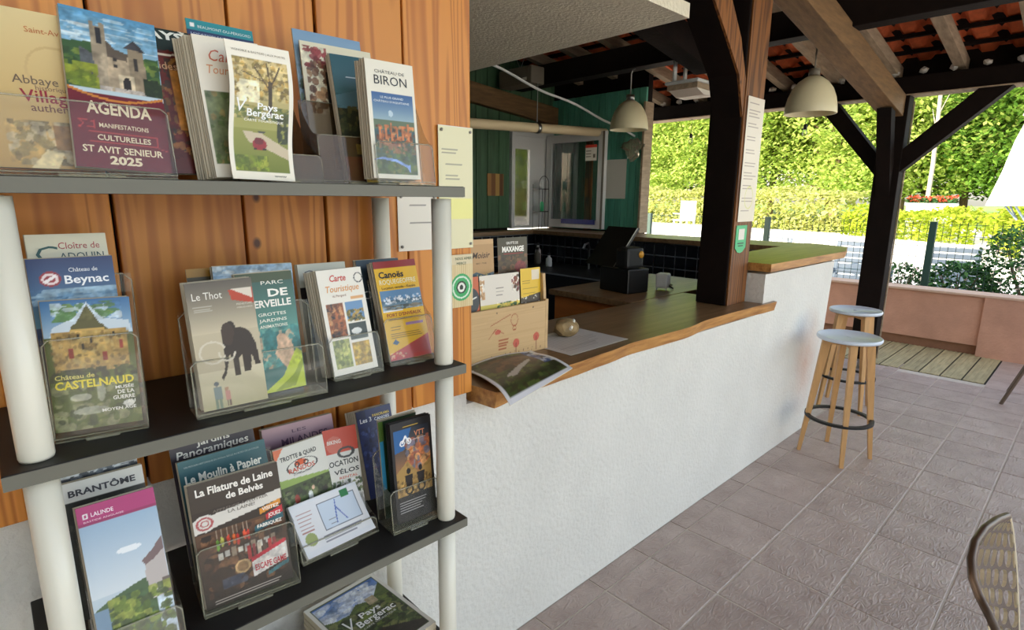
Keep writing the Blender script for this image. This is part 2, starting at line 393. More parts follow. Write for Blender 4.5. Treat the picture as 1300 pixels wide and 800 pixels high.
# right kitchen wall X=5.2 : teal boards behind the open casement
wr = struct('wall_right', MB().box(5.22, 3.5, 0, 5.3, 4.86, 2.95), 'dark_wood')
y = 3.5
while y < 4.8:
    MB().box(5.19, y, 1.27, 5.22, y + .082, 2.75, bev=.004).build('board', 'teal_board', wr); y += .088
MB().box(5.15, 3.475, 1.262, 5.3, 3.5, 2.6).build('corner_post', 'rafter_wood', wr)
MB().box(5.16, 4.16, 1.27, 5.188, 4.25, 2.4).build('brown_upright', 'post_wood', wr)
struct('wall_left', MB().box(1.0, 1.425, 1.04, 1.055, 4.8, 3.5).box(1.0, 1.45, -.1, 1.055, 4.8, 1.04), 'dark_wood')  # unseen side wall, added to keep daylight and sun out of the kitchen
# door_1 in the back wall
d1 = MB()
d1.box(4.50, 4.775, 1.27, 4.55, 4.84, 2.38).box(5.13, 4.775, 1.27, 5.19, 4.84, 2.38).box(4.55, 4.775, 2.31, 5.13, 4.84, 2.38)
d1 = struct('door_1', d1, 'white_paint')
MB().box(4.80, 4.79, 1.27, 5.13, 4.82, 2.31).box(4.55, 4.79, 2.17, 4.80, 4.82, 2.31).box(4.55, 4.79, 1.27, 4.80, 4.82, 1.3).build('door_leaf', 'white_paint', d1)
MB().box(4.55, 4.80, 1.3, 4.80, 4.806, 2.17).build('pane', 'glass', d1)
# window_1: open white casement
w1 = MB(); y0, y1, z0, z1 = 3.90, 4.765, 1.285, 2.335
for a, b, c, d in ((y0, y0 + .085, z0, z1), (y1 - .085, y1, z0, z1), (y0 + .085, y1 - .085, z0, z0 + .09), (y0 + .085, y1 - .085, z1 - .09, z1)):
    w1.box(5.05, a, c, 5.10, b, d)
w1 = struct('window_1', w1, 'white_paint')
MB().box(5.072, y0 + .08, z0 + .08, 5.078, y1 - .08, z1 - .08).build('pane', 'glass', w1)
MB().box(5.044, 3.90, 1.285, 5.05, 3.925, 2.335).build('edge_seal', 'grey_plastic', w1)

# black tiled knee walls under the ledges, single tiles
kw = struct('wall_right', MB().box(4.76, 1.86, 0, 4.9, 4.75, 1.215), 'black_tile_grout')
tl = MB().box(-.003, -.0525, -.0525, .003, .0525, .0525, bev=.0015).mesh('wall_tile', 'black_tile')
for a in range(25):
    for b in range(5): place('wall_tile', tl, kw, (4.757, 1.93 + a * .115, 1.145 - b * .115))
kb = struct('wall_back', MB().box(1.3, 4.66, 0, 4.76, 4.84, 1.215), 'black_tile_grout')
for a in range(12):
    for b in range(4): place('wall_tile', tl, kb, (4.7 - a * .115, 4.657, 1.145 - b * .115), (0, 0, pi / 2))

# plaster ceiling over the near part of the bar
cl = struct('ceiling', MB().prism([(1.06, 2.4), (2.4, 2.4), (2.4, 2.46), (1.06, 2.46)], 1.42, 4.8, 'y'), 'plaster_ceiling')

# roof : rafters, battens, tiles
SL = .168
def zr(x): return 2.72 + (6.2 - x) * SL       # underside of the rafters
roof = struct('ceiling', MB().prism([(-3.2, zr(-3.2) + .20), (6.75, zr(6.75) + .20), (6.75, zr(6.75) + .235), (-3.2, zr(-3.2) + .235)], -1.5, 5.2, 'y'), 'dark_wood')
for k in range(14):
    y = -1.35 + k * .475 + .06
    MB().beam((2.0, y, zr(2.0) + .05), (6.7, y, zr(6.7) + .05), .075, .10).build('rafter', 'rafter_wood', roof)
    MB().beam((-3.1, y, zr(-3.1) + .05), (2.0, y, zr(2.0) + .05), .075, .10).build('rafter', 'rafter_wood', roof)
for k in range(14):
    x = 6.66 - k * .33
    MB().beam((x, -1.5, zr(x) + .115), (x, 5.15, zr(x) + .115), .04, .03).build('batten', 'dark_wood', roof)
# tile mesh: flat pan and a raised roll, local x across (world y), local y down-slope
tm = MB(); prof = [(-.11, .0), (-.045, .0), (-.03, .016), (-.012, .044), (.02, .058), (.052, .050), (.075, .016), (.09, .0), (.112, .0)]
vs = []
for yy, dz in ((-.19, .040), (.19, .0)):
    for a, b in prof: vs.append((a, yy, b + dz))
    for a, b in prof: vs.append((a, yy, b + dz - .014))
n = len(prof); fs = []
for i in range(n - 1):
    fs += [(i, i + 1, 2 * n + i + 1, 2 * n + i), (n + i, 3 * n + i, 3 * n + i + 1, n + i + 1)]
    fs += [(i, n + i, n + i + 1, i + 1), (2 * n + i, 2 * n + i + 1, 3 * n + i + 1, 3 * n + i)]
tm.add(vs, fs)
tme = tm.mesh('roof_tile', 'roof_tile')
rest = MB(); nt_ = 0; cands = []
for i in range(14):
    for j in range(30):
        x = 6.5 - i * .33; y = -1.3 + j * .215
        z = zr(x) + .15
        q = inview((x, y, z), 30)
        cands.append((0 if (q and x > 2.9) else 1, math.hypot(x, y), x, y, z))
cands.sort()
rot = Euler((0, 0, 0)).to_matrix()
for vis, d, x, y, z in cands:
    # local y -> +X down-slope ; local x -> -Y
    if vis == 0 and nt_ < 290:
        mt = Matrix(((0, 1, 0), (-1, 0, 0), (0, 0, 1))).to_4x4()
        o = place('roof_tile', tme, roof); o.rotation_euler = (Matrix.Rotation(math.atan(SL), 3, 'Y') @ mt.to_3x3()).to_euler(); o.location = (x, y, z); nt_ += 1
    else:
        vv = [(Matrix.Rotation(math.atan(SL), 3, 'Y') @ Vector((b, -a, c))) + Vector((x, y, z)) for a, b, c in tm.v]
        rest.add(vv, tm.f)
o = rest.build('more_roof_tiles', 'roof_tile', roof); o['kind'] = 'stuff'
for k in range(24):   # mortar lumps on the eave beam
    y = -.6 + k * .215
    bm = bmesh.new(); bmesh.ops.create_icosphere(bm, subdivisions=1, radius=.035)
    rr = random.Random(k)
    for v in bm.verts: v.co = Vector((v.co.x * 1.1, v.co.y * (.8 + rr.random() * .5), v.co.z * (.6 + rr.random() * .5)))
    me = bpy.data.meshes.new('mortar_lump'); bm.to_mesh(me); bm.free(); me.materials.append(M['mortar'])
    place('mortar_lump', me, roof, (6.16, y, 2.735))
MB().box(4.52, -1.5, 2.785, 4.68, 4.8, 2.985, bev=.008).build('purlin', 'dark_wood', roof)
MB().box(6.12, -1.5, 2.545, 6.28, 5.2, 2.695, bev=.006).build('eave_beam', 'dark_wood', roof)
MB().box(6.10, -1.5, 2.535, 6.30, 5.2, 2.543).build('eave_strip', 'rafter_wood', roof)
MB().box(.9, -1.5, 3.35, 1.1, 1.3, 3.55).build('purlin', 'dark_wood', roof)
MB().box(6.30, -1.5, 2.60, 6.33, 5.2, 2.88).build('eave_board', 'dark_wood', roof)
MB().box(6.66, -1.5, zr(6.7) + .02, 6.75, 5.2, zr(6.7) + .14).build('fascia', 'brown_wood', roof)
z1, z2 = 2.36 + .09, 2.36 + .09 + (6.155 - 1.6) * SL
MB().beam((1.6, 1.515, z2), (6.135, 1.515, z1), .17, .18, bev=.006).build('truss_rafter', 'brown_wood', roof)
MB().beam((2.2, 2.48, 2.45 + (6.155 - 2.2) * SL), (4.52, 2.48, 2.45 + (6.155 - 4.52) * SL), .17, .2, bev=.006).build('truss_rafter', 'dark_wood', roof)

# ------------------------------------------------------------------ posts
p = thing('wooden_post', 'dark wooden post rising from the end of the bar counter, with curved brace', 'post', (3.14, 1.53, 0))
def L(mb, o): # shift a world-coordinate builder into a thing's frame
    mb.v = [(a - o.location.x, b - o.location.y, c - o.location.z) for a, b, c in mb.v]; return mb
L(MB().box(3.02, 1.44, 1.03, 3.26, 1.62, 2.83, bev=.006), p).build('shaft', 'dark_wood', p)
tag(L(MB().box(3.03, 1.43, 1.031, 3.25, 1.4395, 2.80), p).build('lit_front', 'post_wood', p), 'front face in a brighter brown, as if lit')  # lit side of the dark post, its light put into the colour
arc = [(3.019, 2.05), (2.94, 2.25), (2.77, 2.41), (2.635, 2.53), (2.42, 2.68), (2.20, 2.80), (2.24, 2.94), (2.52, 2.80), (2.68, 2.69), (2.79, 2.585), (2.93, 2.42), (3.019, 2.24)]
L(MB().prism(arc, 1.445, 1.60), p).build('curved_brace', 'dark_wood', p)
L(MB().prism([(a, b) for a, b in arc], 1.432, 1.4445), p).build('brace_lit_side', 'post_wood', p)  # brighter brown stands for daylight on this side of the brace
p2 = thing('wooden_post', 'dark wooden post with three braces at the edge of the terrace deck', 'post', (6.2, 1.5, 0))
L(MB().box(6.12, 1.40, .10, 6.28, 1.60, 2.545, bev=.006), p2).build('shaft', 'dark_wood', p2)
L(MB().box(6.272, 1.39, .10, 6.29, 1.399, 2.5), p2).build('edge_strip', 'rafter_wood', p2)
L(MB().box(6.17, 1.47, 0, 6.23, 1.53, .10).box(6.13, 1.42, .0, 6.27, 1.58, .012).box(6.11, 1.4, .09, 6.29, 1.6, .101), p2).build('post_shoe', 'metal', p2)
L(MB().prism([(1.60, 1.86), (2.18, 2.545), (2.00, 2.545), (1.60, 2.05)], 6.13, 6.26, 'x'), p2).build('brace', 'dark_wood', p2)
L(MB().prism([(1.40, 1.88), (.70, 2.545), (.92, 2.545), (1.40, 2.08)], 6.13, 6.26, 'x'), p2).build('brace', 'dark_wood', p2)
L(MB().prism([(6.119, 1.66), (5.80, 2.405), (5.93, 2.385), (6.119, 1.95)], 1.45, 1.56, 'y'), p2).build('brace', 'dark_wood', p2)

# ------------------------------------------------------------------ bar counter tops
rg = random.Random(5)
def live_edge(n0, n1, pts):
    out = []
    for i in range(len(pts) - 1):
        (a, b), (c, d) = pts[i], pts[i + 1]
        for k in range(6):
            t = k / 6; tt = t * t * (3 - 2 * t); out.append((a + (c - a) * t, b + (d - b) * tt))
    out.append(pts[-1]); return out
fe = live_edge(0, 0, [(1.085, 1.33), (1.10, 1.225), (1.20, 1.24), (1.33, 1.262), (1.52, 1.27), (1.73, 1.285), (1.95, 1.305), (2.12, 1.30), (2.36, 1.295), (2.62, 1.322), (2.82, 1.322), (3.1, 1.316), (3.32, 1.303), (3.40, 1.300), (3.415, 1.3255)])
poly = fe + [(3.262, 1.326), (3.262, 1.84), (1.085, 1.84)]
ct = thing('bar_counter_top', 'long wooden bar top with wavy live edge on the white wall', 'counter', (2.2, 1.5, 1.03))
mb = MB(); n = len(poly)
vs = [(a, b, 1.03) for a, b in poly] + [(a, b + .012, .975) for a, b in poly]
mb.add(vs, [tuple(range(n))]); 
mb.add(vs, [tuple(range(n, 2 * n))[::-1]] + [(i, (i + 1) % n, n + (i + 1) % n, n + i) for i in range(n)], 1)
L(mb, ct).build('slab', ['counter_wood', 'counter_edge'], ct)
dsk = thing('counter_desk', 'lower wooden counter wing with orange side running back from the bar', 'counter', (3.0, 2.2, 0))
L(MB().box(2.70, 1.845, .995, 3.9, 2.50, 1.031, bev=.003), dsk).build('desk_top', 'counter_wood', dsk)
L(MB().box(2.73, 1.845, 0, 2.76, 2.47, .994), dsk).build('side_panel', 'desk_orange', dsk)
L(MB().box(2.765, 2.44, 0, 3.9, 2.47, .994).box(3.87, 1.845, 0, 3.9, 2.43, .994), dsk).build('side_panel', 'desk_orange', dsk)
uc = thing('raised_counter_top', 'raised wooden counter top at the far end of the bar', 'counter', (4.0, 1.5, 1.2))
mb = MB(); pl = [(3.262, 1.30), (4.55, 1.30), (5.0, 1.42), (5.16, 1.7), (5.16, 1.79), (4.51, 1.78), (3.93, 1.745), (3.5, 1.60), (3.262, 1.58)]
n = len(pl); vs = [(a, b, 1.262) for a, b in pl] + [(a, b, 1.216) for a, b in pl]
mb.add(vs, [tuple(range(n))]); mb.add(vs, [tuple(range(n, 2 * n))[::-1]] + [(i, (i + 1) % n, n + (i + 1) % n, n + i) for i in range(n)], 1)
L(mb, uc).build('slab', ['counter_wood', 'counter_edge'], uc)
ld = thing('window_ledge', 'wooden ledge running round the black tiled kitchen wall', 'ledge', (4.9, 3.2, 1.22))
L(MB().box(4.66, 1.792, 1.216, 5.18, 4.80, 1.258, bev=.003), ld).build('board', 'counter_wood', ld)
L(MB().box(1.3, 4.57, 1.216, 4.655, 4.80, 1.258, bev=.003), ld).build('board', 'counter_wood', ld)
# black kitchen worktop
wt = thing('kitchen_worktop', 'black kitchen worktop along the tiled wall behind the desk', 'worktop', (4.4, 3.6, 0))
L(MB().box(4.05, 2.3, .86, 4.75, 4.65, .90, bev=.002), wt).build('worktop', 'black_plastic', wt)
L(MB().box(4.045, 2.3, .885, 4.05, 4.65, .90), wt).build('edge_strip', 'metal', wt)
L(MB().box(4.1, 2.3, 0, 4.7, 4.65, .859), wt).build('cabinet', 'black_plastic', wt)
L(MB().tube([(4.6, 3.7, .90), (4.6, 3.7, 1.12), (4.56, 3.68, 1.17), (4.48, 3.66, 1.16), (4.45, 3.65, 1.12)], .011, 8), wt).build('tap', 'metal', wt)

# ------------------------------------------------------------------ low terrace wall
lw = MB().box(7.62, .80, .11, 7.86, 6, .64).box(7.66, .8, 0, 7.86, 6, .11, 1).box(7.585, -3.5, 0, 7.86, .80, .64)
lw = struct('wall_far', lw, ['low_wall', 'low_wall_base'])
MB().box(7.575, -3.5, .64, 7.87, 6, .665, bev=.004).build('coping', 'coping', lw)

# ================================================================== OUTDOORS
gm = MB()
def gz(x): return .3 if x < 12 else .3 + min((x - 12) * .045, .5)
xs_ = [7.87, 10, 12, 14, 16, 18, 20, 23, 30, 60, 140]
for i in range(len(xs_) - 1):
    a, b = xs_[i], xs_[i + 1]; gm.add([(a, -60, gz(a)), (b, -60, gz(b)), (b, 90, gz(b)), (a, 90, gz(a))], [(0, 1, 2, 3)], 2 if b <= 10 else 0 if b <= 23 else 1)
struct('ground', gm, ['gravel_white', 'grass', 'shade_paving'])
struct('ground', MB().box(-40, -60, -.3, 7.56, -4.21, -.02).box(-40, 6.01, -.3, 7.86, 90, -.02), 'gravel_white')
struct('wall_back', MB().box(-1.6, -4.2, -.1, -1.45, 1.32, 4.0), 'plaster')  # unseen wall behind the camera, added to cut light from the left

def leaves(mb, pts, size, rg, nrm=None):
    for i, p in enumerate(pts):
        p = Vector(p); s = size * rg.uniform(.6, 1.3)
        e = Euler((rg.uniform(-.9, .9), rg.uniform(-.9, .9), rg.uniform(0, 6.28))).to_matrix()
        a = e @ Vector((s, 0, 0)); b = e @ Vector((0, s * .55, 0))
        mb.v += [tuple(p - a), tuple(p + b), tuple(p + a), tuple(p - b)]; o = len(mb.v) - 4
        mb.f.append((o, o + 1, o + 2, o + 3)); mb.m.append(0); mb.sm.append(False)
def raw(mb, name, m):
    me = bpy.data.meshes.new(name); me.from_pydata(mb.v, [], mb.f); me.materials.append(M[m]); return me
def hedge(name, label, path, h, w, n, lm, size, seed, round_top=.25):
    rg = random.Random(seed); t = thing(name, label, 'hedge', (path[0][0], path[0][1], gz(path[0][0])))
    core = MB(); lf = MB()
    for (x0, y0), (x1, y1) in zip(path[:-1], path[1:]):
        d = Vector((x1 - x0, y1 - y0, 0)); ln = d.length; d.normalize(); nn = Vector((-d.y, d.x, 0))
        core.beam((x0, y0, gz(x0) + (h - .12) / 2), (x1, y1, gz(x1) + (h - .12) / 2), w - .24, h - .12)
        for k in range(int(n * ln)):
            s_ = rg.random() * ln; q = rg.random(); wob = .10 * sin(s_ * 2.1 + seed) + .06 * sin(s_ * 5.3)
            if q < .55: off = -w / 2 * (1 if nn.x > 0 else -1); z = rg.random() * h; off += rg.uniform(-.10, .08)
            elif q < .85: off = rg.uniform(-w / 2, w / 2); z = h + wob + rg.uniform(-.1, .06)
            else: off = w / 2 * (1 if nn.x > 0 else -1) + rg.uniform(-.1, .1); z = rg.random() * h
            b = Vector((x0, y0, 0)) + d * s_ + nn * off
            lf.v and None
            leaves(lf, [(b.x, b.y, gz(b.x) + z)], size, rg)
    L(core, t); core.v = [(a, b, c - t.location.z) for a, b, c in core.v]; core.build('core', 'hedge_core', t)
    lf.v = [(a - t.location.x, b - t.location.y, c - t.location.z) for a, b, c in lf.v]
    o = place('foliage', raw(lf, 'foliage', lm), t); o['kind'] = 'stuff'
    return t
hedge('tall_hedge', 'long tall yellow-green hedge beyond the white paving', [(21.5, 26), (21.2, 11), (20.6, 8.0), (20.2, 5.6)], 1.22, 1.6, 900, 'leaf_hedge', .085, 1)
hedge('low_hedge', 'lower bright yellow-green hedge behind the flower planter side', [(19.6, 5.4), (18.8, 3.0), (18.6, 2.2)], .72, 1.2, 1100, 'leaf_bright_hedge', .07, 2)

def blob_tree(seed, h, rad, nl, size, lobes):
    rg = random.Random(seed); lf = MB(); tr = MB()
    tr.tube([(0, 0, 0), (.1, .05, h * .3), (-.1, .1, h * .7)], .16, 8, r1=.06)
    L_ = []
    for k in range(lobes):
        a = rg.uniform(0, 6.28); zz = h * rg.uniform(.16, .95); rr = rad * (1.05 - .55 * abs(zz / h - .42)) * rg.uniform(.35, .8)
        L_.append((Vector((cos(a) * rr, sin(a) * rr, zz)), rad * rg.uniform(.28, .46)))
        tr.tube([(0, 0, zz * .6), (cos(a) * rr * .8, sin(a) * rr * .8, zz)], .05, 5, r1=.015)
    for k in range(nl):
        c, r_ = rg.choice(L_)
        v = Vector((rg.gauss(0, 1), rg.gauss(0, 1), rg.gauss(0, 1))).normalized() * r_ * rg.uniform(.6, 1.05); v.z *= .62
        leaves(lf, [c + v], size, rg)
    return raw(lf, 'foliage', 'leaf_tree'), tr.mesh('trunk', 'bark')
tm_ = [blob_tree(11, 9, 3.6, 40000, .095, 70), blob_tree(12, 11, 4.0, 44000, .10, 76), blob_tree(13, 8, 3.4, 38000, .09, 64)]
dark = [m[0].copy() for m in tm_]
for m in dark: m.materials.clear(); m.materials.append(M['leaf_dark_tree'])
trees = [ # x, y, variant, dark?, scale, label
 (27.5, 24.5, 0, 0, 1.0, 'yellow-green tree seen through the kitchen opening beside the teal boards'),
 (27, 19.0, 1, 0, .95, 'yellow-green tree seen through the opening left of the counter post'),
 (27, 14.2, 2, 0, 1.1, 'light green tree just left of the dark counter post, beyond the hedge'),
 (28, 11.5, 1, 0, 1.0, 'broad light green tree behind the printed menu sheet and hedge'),
 (27, 8.4, 0, 0, 1.05, 'light green tree beyond the hedge behind the right pendant lamp'),
 (28, 6.2, 2, 0, 1.2, 'light green tree beyond the hedge just left of the terrace post'),
 (30, 4.4, 1, 1, 1.0, 'darker green tree behind the pale trunk to the right of the terrace post'),
 (28, 2.6, 0, 1, 1.0, 'darker green tree between the pale trunk and the closed parasol'),
 (31, .3, 2, 1, 1.3, 'dark green tree directly behind the closed white parasol'),
]
for x, y, v, dk_, sc, lb in trees:
    t = thing('tree', lb, 'tree', (x, y, gz(x)), (0, 0, (x * 7 + y) % 6.28), 'trees beyond the hedge'); t.scale = (sc, sc, sc)
    o = place('foliage', dark[v] if dk_ else tm_[v][0], t); o['kind'] = 'stuff'
    place('trunk', tm_[v][1], t)
for k, (x, y, v, sc) in enumerate([(37, 33, 1, 1.3), (38, 26, 0, 1.3), (38, 19, 2, 1.5), (39, 12.5, 1, 1.2), (39, 7.5, 0, 1.4), (40, 2, 1, 1.2), (40, -3, 2, 1.5)]):
    t = thing('tree', 'green tree of the rear row, mostly hidden behind the nearer trees', 'tree', (x, y, .7), (0, 0, k * 1.3), 'rear row of trees'); t.scale = (sc,) * 3
    o = place('foliage', dark[v], t); o['kind'] = 'stuff'
    place('trunk', tm_[v][1], t)
# pale trunk
t = thing('pale_trunk', 'pale slender trunk standing behind the low hedge right of the terrace post', 'tree', (23, 4.35, .8))
MB().tube([(0, 0, 0), (.02, 0, 2), (.08, .1, 4.2), (.1, .12, 6.5)], .075, 10, r1=.05).build('trunk', 'birch', t)
for k in range(5):
    MB().tube([(.05, .05, 3 + k * .6), (.3 * (-1) ** k, .3 * (-1) ** k, 3.8 + k * .6)], .018, 6, r1=.006).build('branch', 'birch', t)
# planter with red flowers
t = thing('flower_planter', 'white planter trough with red flowers behind the low hedge', 'planter', (19.9, 3.65, gz(19.9)))
MB().prism([(-.50, .0), (.50, .0), (.56, .90), (-.56, .90)], -.2, .2, 'x').build('trough', 'white_plastic', t)
MB().box(-.22, -.6, .85, .22, .6, .92, bev=.02).build('rim', 'white_plastic', t)
fb = MB(); rgf = random.Random(8); leaves(fb, [(rgf.uniform(-.2, .2), rgf.uniform(-.58, .58), rgf.uniform(.92, 1.06)) for _ in range(700)], .05, rgf)
o = place('foliage', raw(fb, 'foliage', 'leaf_shrub'), t); o['kind'] = 'stuff'
fb = MB(); leaves(fb, [(rgf.uniform(-.24, .2), rgf.uniform(-.58, .58), rgf.uniform(.96, 1.13)) for _ in range(260)], .045, rgf)
o = place('blossom', raw(fb, 'blossom', 'flower_red'), t); o['kind'] = 'stuff'
# dark shrub climbing behind the wire fence and a round bush
def bush(name, label, c, rx, ry, rz, n, lm, size, seed, flowers=0):
    rg = random.Random(seed); t = thing(name, label, 'bush', c); lf = MB(); pts = []
    for k in range(n):
        v = Vector((rg.gauss(0, 1), rg.gauss(0, 1), rg.gauss(0, 1))).normalized() * rg.uniform(.75, 1.05)
        pts.append((v.x * rx, v.y * ry, rz + v.z * rz))
    leaves(lf, pts, size, rg); o = place('foliage', raw(lf, 'foliage', lm), t); o['kind'] = 'stuff'
    st = MB()
    for k in range(6):
        a = k * 1.05; st.tube([(0, 0, 0), (cos(a) * rx * .4, sin(a) * ry * .4, rz * .9), (cos(a) * rx * .6, sin(a) * ry * .6, rz * 1.5)], .015, 5, r1=.005)
    st.build('stem', 'bark', t)
    if flowers:
        fl_ = MB(); leaves(fl_, rg.sample(pts, flowers), size * .8, rg); o = place('blossom', raw(fl_, 'blossom', 'flower_pink'), t); o['kind'] = 'stuff'
bush('flowering_shrub', 'dark green shrub with pale pink flowers behind the wire fence at right edge', (9.0, .55, .3), .35, .55, .55, 2600, 'leaf_shrub', .035, 4, 220)
bush('flowering_shrub', 'dark green leafy shrub in front of the right lounger behind the fence', (8.8, 1.22, .3), .18, .38, .30, 1300, 'leaf_shrub', .035, 5, 40)
bush('low_shrub', 'small pale shrub behind the fence beside the terrace post', (8.9, 1.85, .3), .2, .28, .26, 800, 'leaf_shrub', .03, 6, 160)
bush('round_bush', 'round bright green bush below the closed parasol', (16.0, 1.0, .45), .9, .9, .62, 3000, 'leaf_bright_hedge', .07, 7)

# wire fence on the low wall
fn = thing('wire_fence', 'dark green wire mesh fence standing just behind the terracotta low wall', 'fence', (8.2, 2.5, .30))
for y in (5.33, 3.38, 1.45, -.48):
    MB().box(-.03, y - 2.5 - .035, 0, .03, y - 2.5 + .035, 1.09, bev=.004).build('fence_post', 'fence_green', fn)
mb = MB()
y = -1.2
while y < 5.8:
    mb.box(-.005, y - 2.5, .1, .0, y - 2.5 + .005, 1.09); y += .075
for k in range(8): mb.box(-.007, -3.7, .15 + k * .13, -.002, 3.3, .155 + k * .13)
o = mb.build('wire_mesh', 'fence_green', fn); o['kind'] = 'stuff'

# plastic loungers with slatted raised backs
def lounger(label, x, y, w=.58):
    t = thing('sun_lounger', label, 'lounger', (x, y, .3), (0, 0, 0), 'plastic loungers behind the fence')
    m = Matrix.Rotation(R(12), 4, 'Y')
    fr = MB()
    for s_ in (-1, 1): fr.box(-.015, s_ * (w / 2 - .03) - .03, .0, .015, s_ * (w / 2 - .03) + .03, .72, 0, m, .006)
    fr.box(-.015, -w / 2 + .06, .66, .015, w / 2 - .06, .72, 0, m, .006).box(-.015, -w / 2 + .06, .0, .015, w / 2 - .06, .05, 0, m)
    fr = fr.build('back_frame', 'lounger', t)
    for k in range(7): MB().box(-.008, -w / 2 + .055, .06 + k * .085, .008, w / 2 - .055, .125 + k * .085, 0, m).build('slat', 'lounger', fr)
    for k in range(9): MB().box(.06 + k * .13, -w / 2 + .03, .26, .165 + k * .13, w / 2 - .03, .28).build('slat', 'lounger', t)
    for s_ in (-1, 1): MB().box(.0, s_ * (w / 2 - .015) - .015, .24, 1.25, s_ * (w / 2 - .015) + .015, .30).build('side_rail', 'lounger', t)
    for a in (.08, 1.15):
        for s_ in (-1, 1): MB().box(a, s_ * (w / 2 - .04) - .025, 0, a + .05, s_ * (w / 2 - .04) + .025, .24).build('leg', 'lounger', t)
lounger('pale plastic lounger with raised slatted back right of the green fence post', 9.5, 1.42)
lounger('pale plastic lounger with raised slatted back left of the terrace post', 9.6, 2.62)
lounger('pale plastic lounger back just above the raised counter top', 9.6, 3.88)
# white chair far off
t = thing('garden_chair', 'white plastic garden chair on the bright paving beyond the kitchen opening', 'chair', (17.0, 9.75, gz(17)), (0, 0, 2.6))
MB().box(-.27, -.25, .40, .27, .25, .44, bev=.01).build('seat', 'white_plastic', t)
MB().box(-.27, .22, .44, .27, .26, 1.05, bev=.01).build('backrest', 'white_plastic', t)
for a in (-.25, .22):
    for b in (-.23, .22): MB().box(a, b, 0, a + .04, b + .04, .40).build('leg', 'white_plastic', t)
for a in (-.29, .25): MB().box(a, -.22, .62, a + .04, .26, .65).build('armrest', 'white_plastic', t)
# parasol, closed
t = thing('parasol', 'closed white parasol with its cover hanging in folds', 'parasol', (13.2, 1.0, .34))
mb = MB(); prof = [(.02, 3.1), (.30, 2.85), (.33, 2.72), (.26, 2.70), (.37, 2.3), (.46, 1.8), (.56, 1.38), (.60, 1.22), (.5, 1.22)]
vs = []; fs = []; N = 48
for r_, z in prof:
    for j in range(N):
        a = 2 * pi * j / N; q = r_ * (1 + (.13 * abs(sin(a * 4)) - .06) * (0 if z > 2.8 else 1)); vs.append((q * cos(a), q * sin(a), z))
for i in range(len(prof) - 1):
    for j in range(N): fs.append((i * N + j, i * N + (j + 1) % N, (i + 1) * N + (j + 1) % N, (i + 1) * N + j))
mb.add(vs, fs, 0, True); mb.build('canopy', 'parasol', t)
MB().tube([(0, 0, 0), (0, 0, 3.15)], .03, 8).build('pole', 'metal', t)
for k in range(8):
    a = k * pi / 4 + .2; MB().tube([(cos(a) * .42, sin(a) * .42, 1.3), (cos(a + .3) * .18, sin(a + .3) * .18, .98)], .016, 6).build('rib', 'lounger', t)
MB().box(-.4, -.4, 0, .4, .4, .08, bev=.01).build('base', 'mortar', t)

# ================================================================== FURNITURE
def stool(label, x, y, yaw):
    t = thing('bar_stool', label, 'stool', (x, y, 0), (0, 0, yaw), 'bar stools by the counter')
    MB().lathe([(.0, .776), (.165, .776), (.176, .772), (.181, .780), (.181, .792), (.176, .797), (.171, .795), (.166, .789), (.0, .787)], n=48).lathe([(0, .788), (.012, .790), (.014, .788)], n=12).build('seat', 'stool_white', t)
    for k in range(4):
        a = k * pi / 2; c, s_ = cos(a), sin(a); mb = MB()
        def P(r_, tt, z): return (c * r_ - s_ * tt, s_ * r_ + c * tt, z)
        rt, rb = .118, .213
        vs = [P(rb - .016, -.011, 0), P(rb + .004, -.011, 0), P(rb + .004, .011, 0), P(rb - .016, .011, 0),
              P(rt - .022, -.019, .772), P(rt + .026, -.019, .772), P(rt + .026, .019, .772), P(rt - .022, .019, .772)]
        mb.add(vs, [(0, 3, 2, 1), (4, 5, 6, 7), (0, 1, 5, 4), (1, 2, 6, 5), (2, 3, 7, 6), (3, 0, 4, 7)])
        mb.build('leg', 'oak', t)
    mb = MB()
    for k in range(2):
        mb.box(-.105, -.018, .735, .105, .018, .772, 0, Matrix.Rotation(k * pi / 2, 4, 'Z'))
    mb.build('seat_frame', 'oak', t)
    mb = MB(); n = 40; vs = []; fs = []
    for j in range(n):
        a = 2 * pi * j / n
        for r_, z in ((.172, .250), (.196, .250), (.196, .266), (.172, .266)): vs.append((r_ * cos(a), r_ * sin(a), z))
    for j in range(n):
        k = (j + 1) % n
        for q in range(4): fs.append((j * 4 + q, k * 4 + q, k * 4 + (q + 1) % 4, j * 4 + (q + 1) % 4))
    mb.add(vs, fs, 0, False); mb.build('footrest_ring', 'black_satin', t)
stool('nearer wooden bar stool with white round seat and black foot ring', 3.872, 1.022, R(28.6))
stool('farther bar stool with white seat, half hidden behind the counter end', 4.88, 1.27, R(50))

# metal chair cut by the right edge of the photo
t = thing('metal_chair', 'brown metal chair whose leg shows at the right edge by the deck', 'chair', (5.95, .14, 0))
MB().tube([(-.04, .265, 0), (0, .12, .46)], .014, 8).build('leg', 'brown_metal', t)
MB().tube([(.42, .265, 0), (.38, .12, .46)], .014, 8).build('leg', 'brown_metal', t)
MB().tube([(-.04, -.44, 0), (0, -.30, .46)], .014, 8).build('leg', 'brown_metal', t)
MB().tube([(.42, -.44, 0), (.38, -.30, .46)], .014, 8).build('leg', 'brown_metal', t)
MB().box(-.02, -.32, .46, .42, .14, .485, bev=.008).build('seat', 'brown_metal', t)
MB().box(-.0, -.36, .486, .40, -.33, .86, bev=.01).build('backrest', 'brown_metal', t)

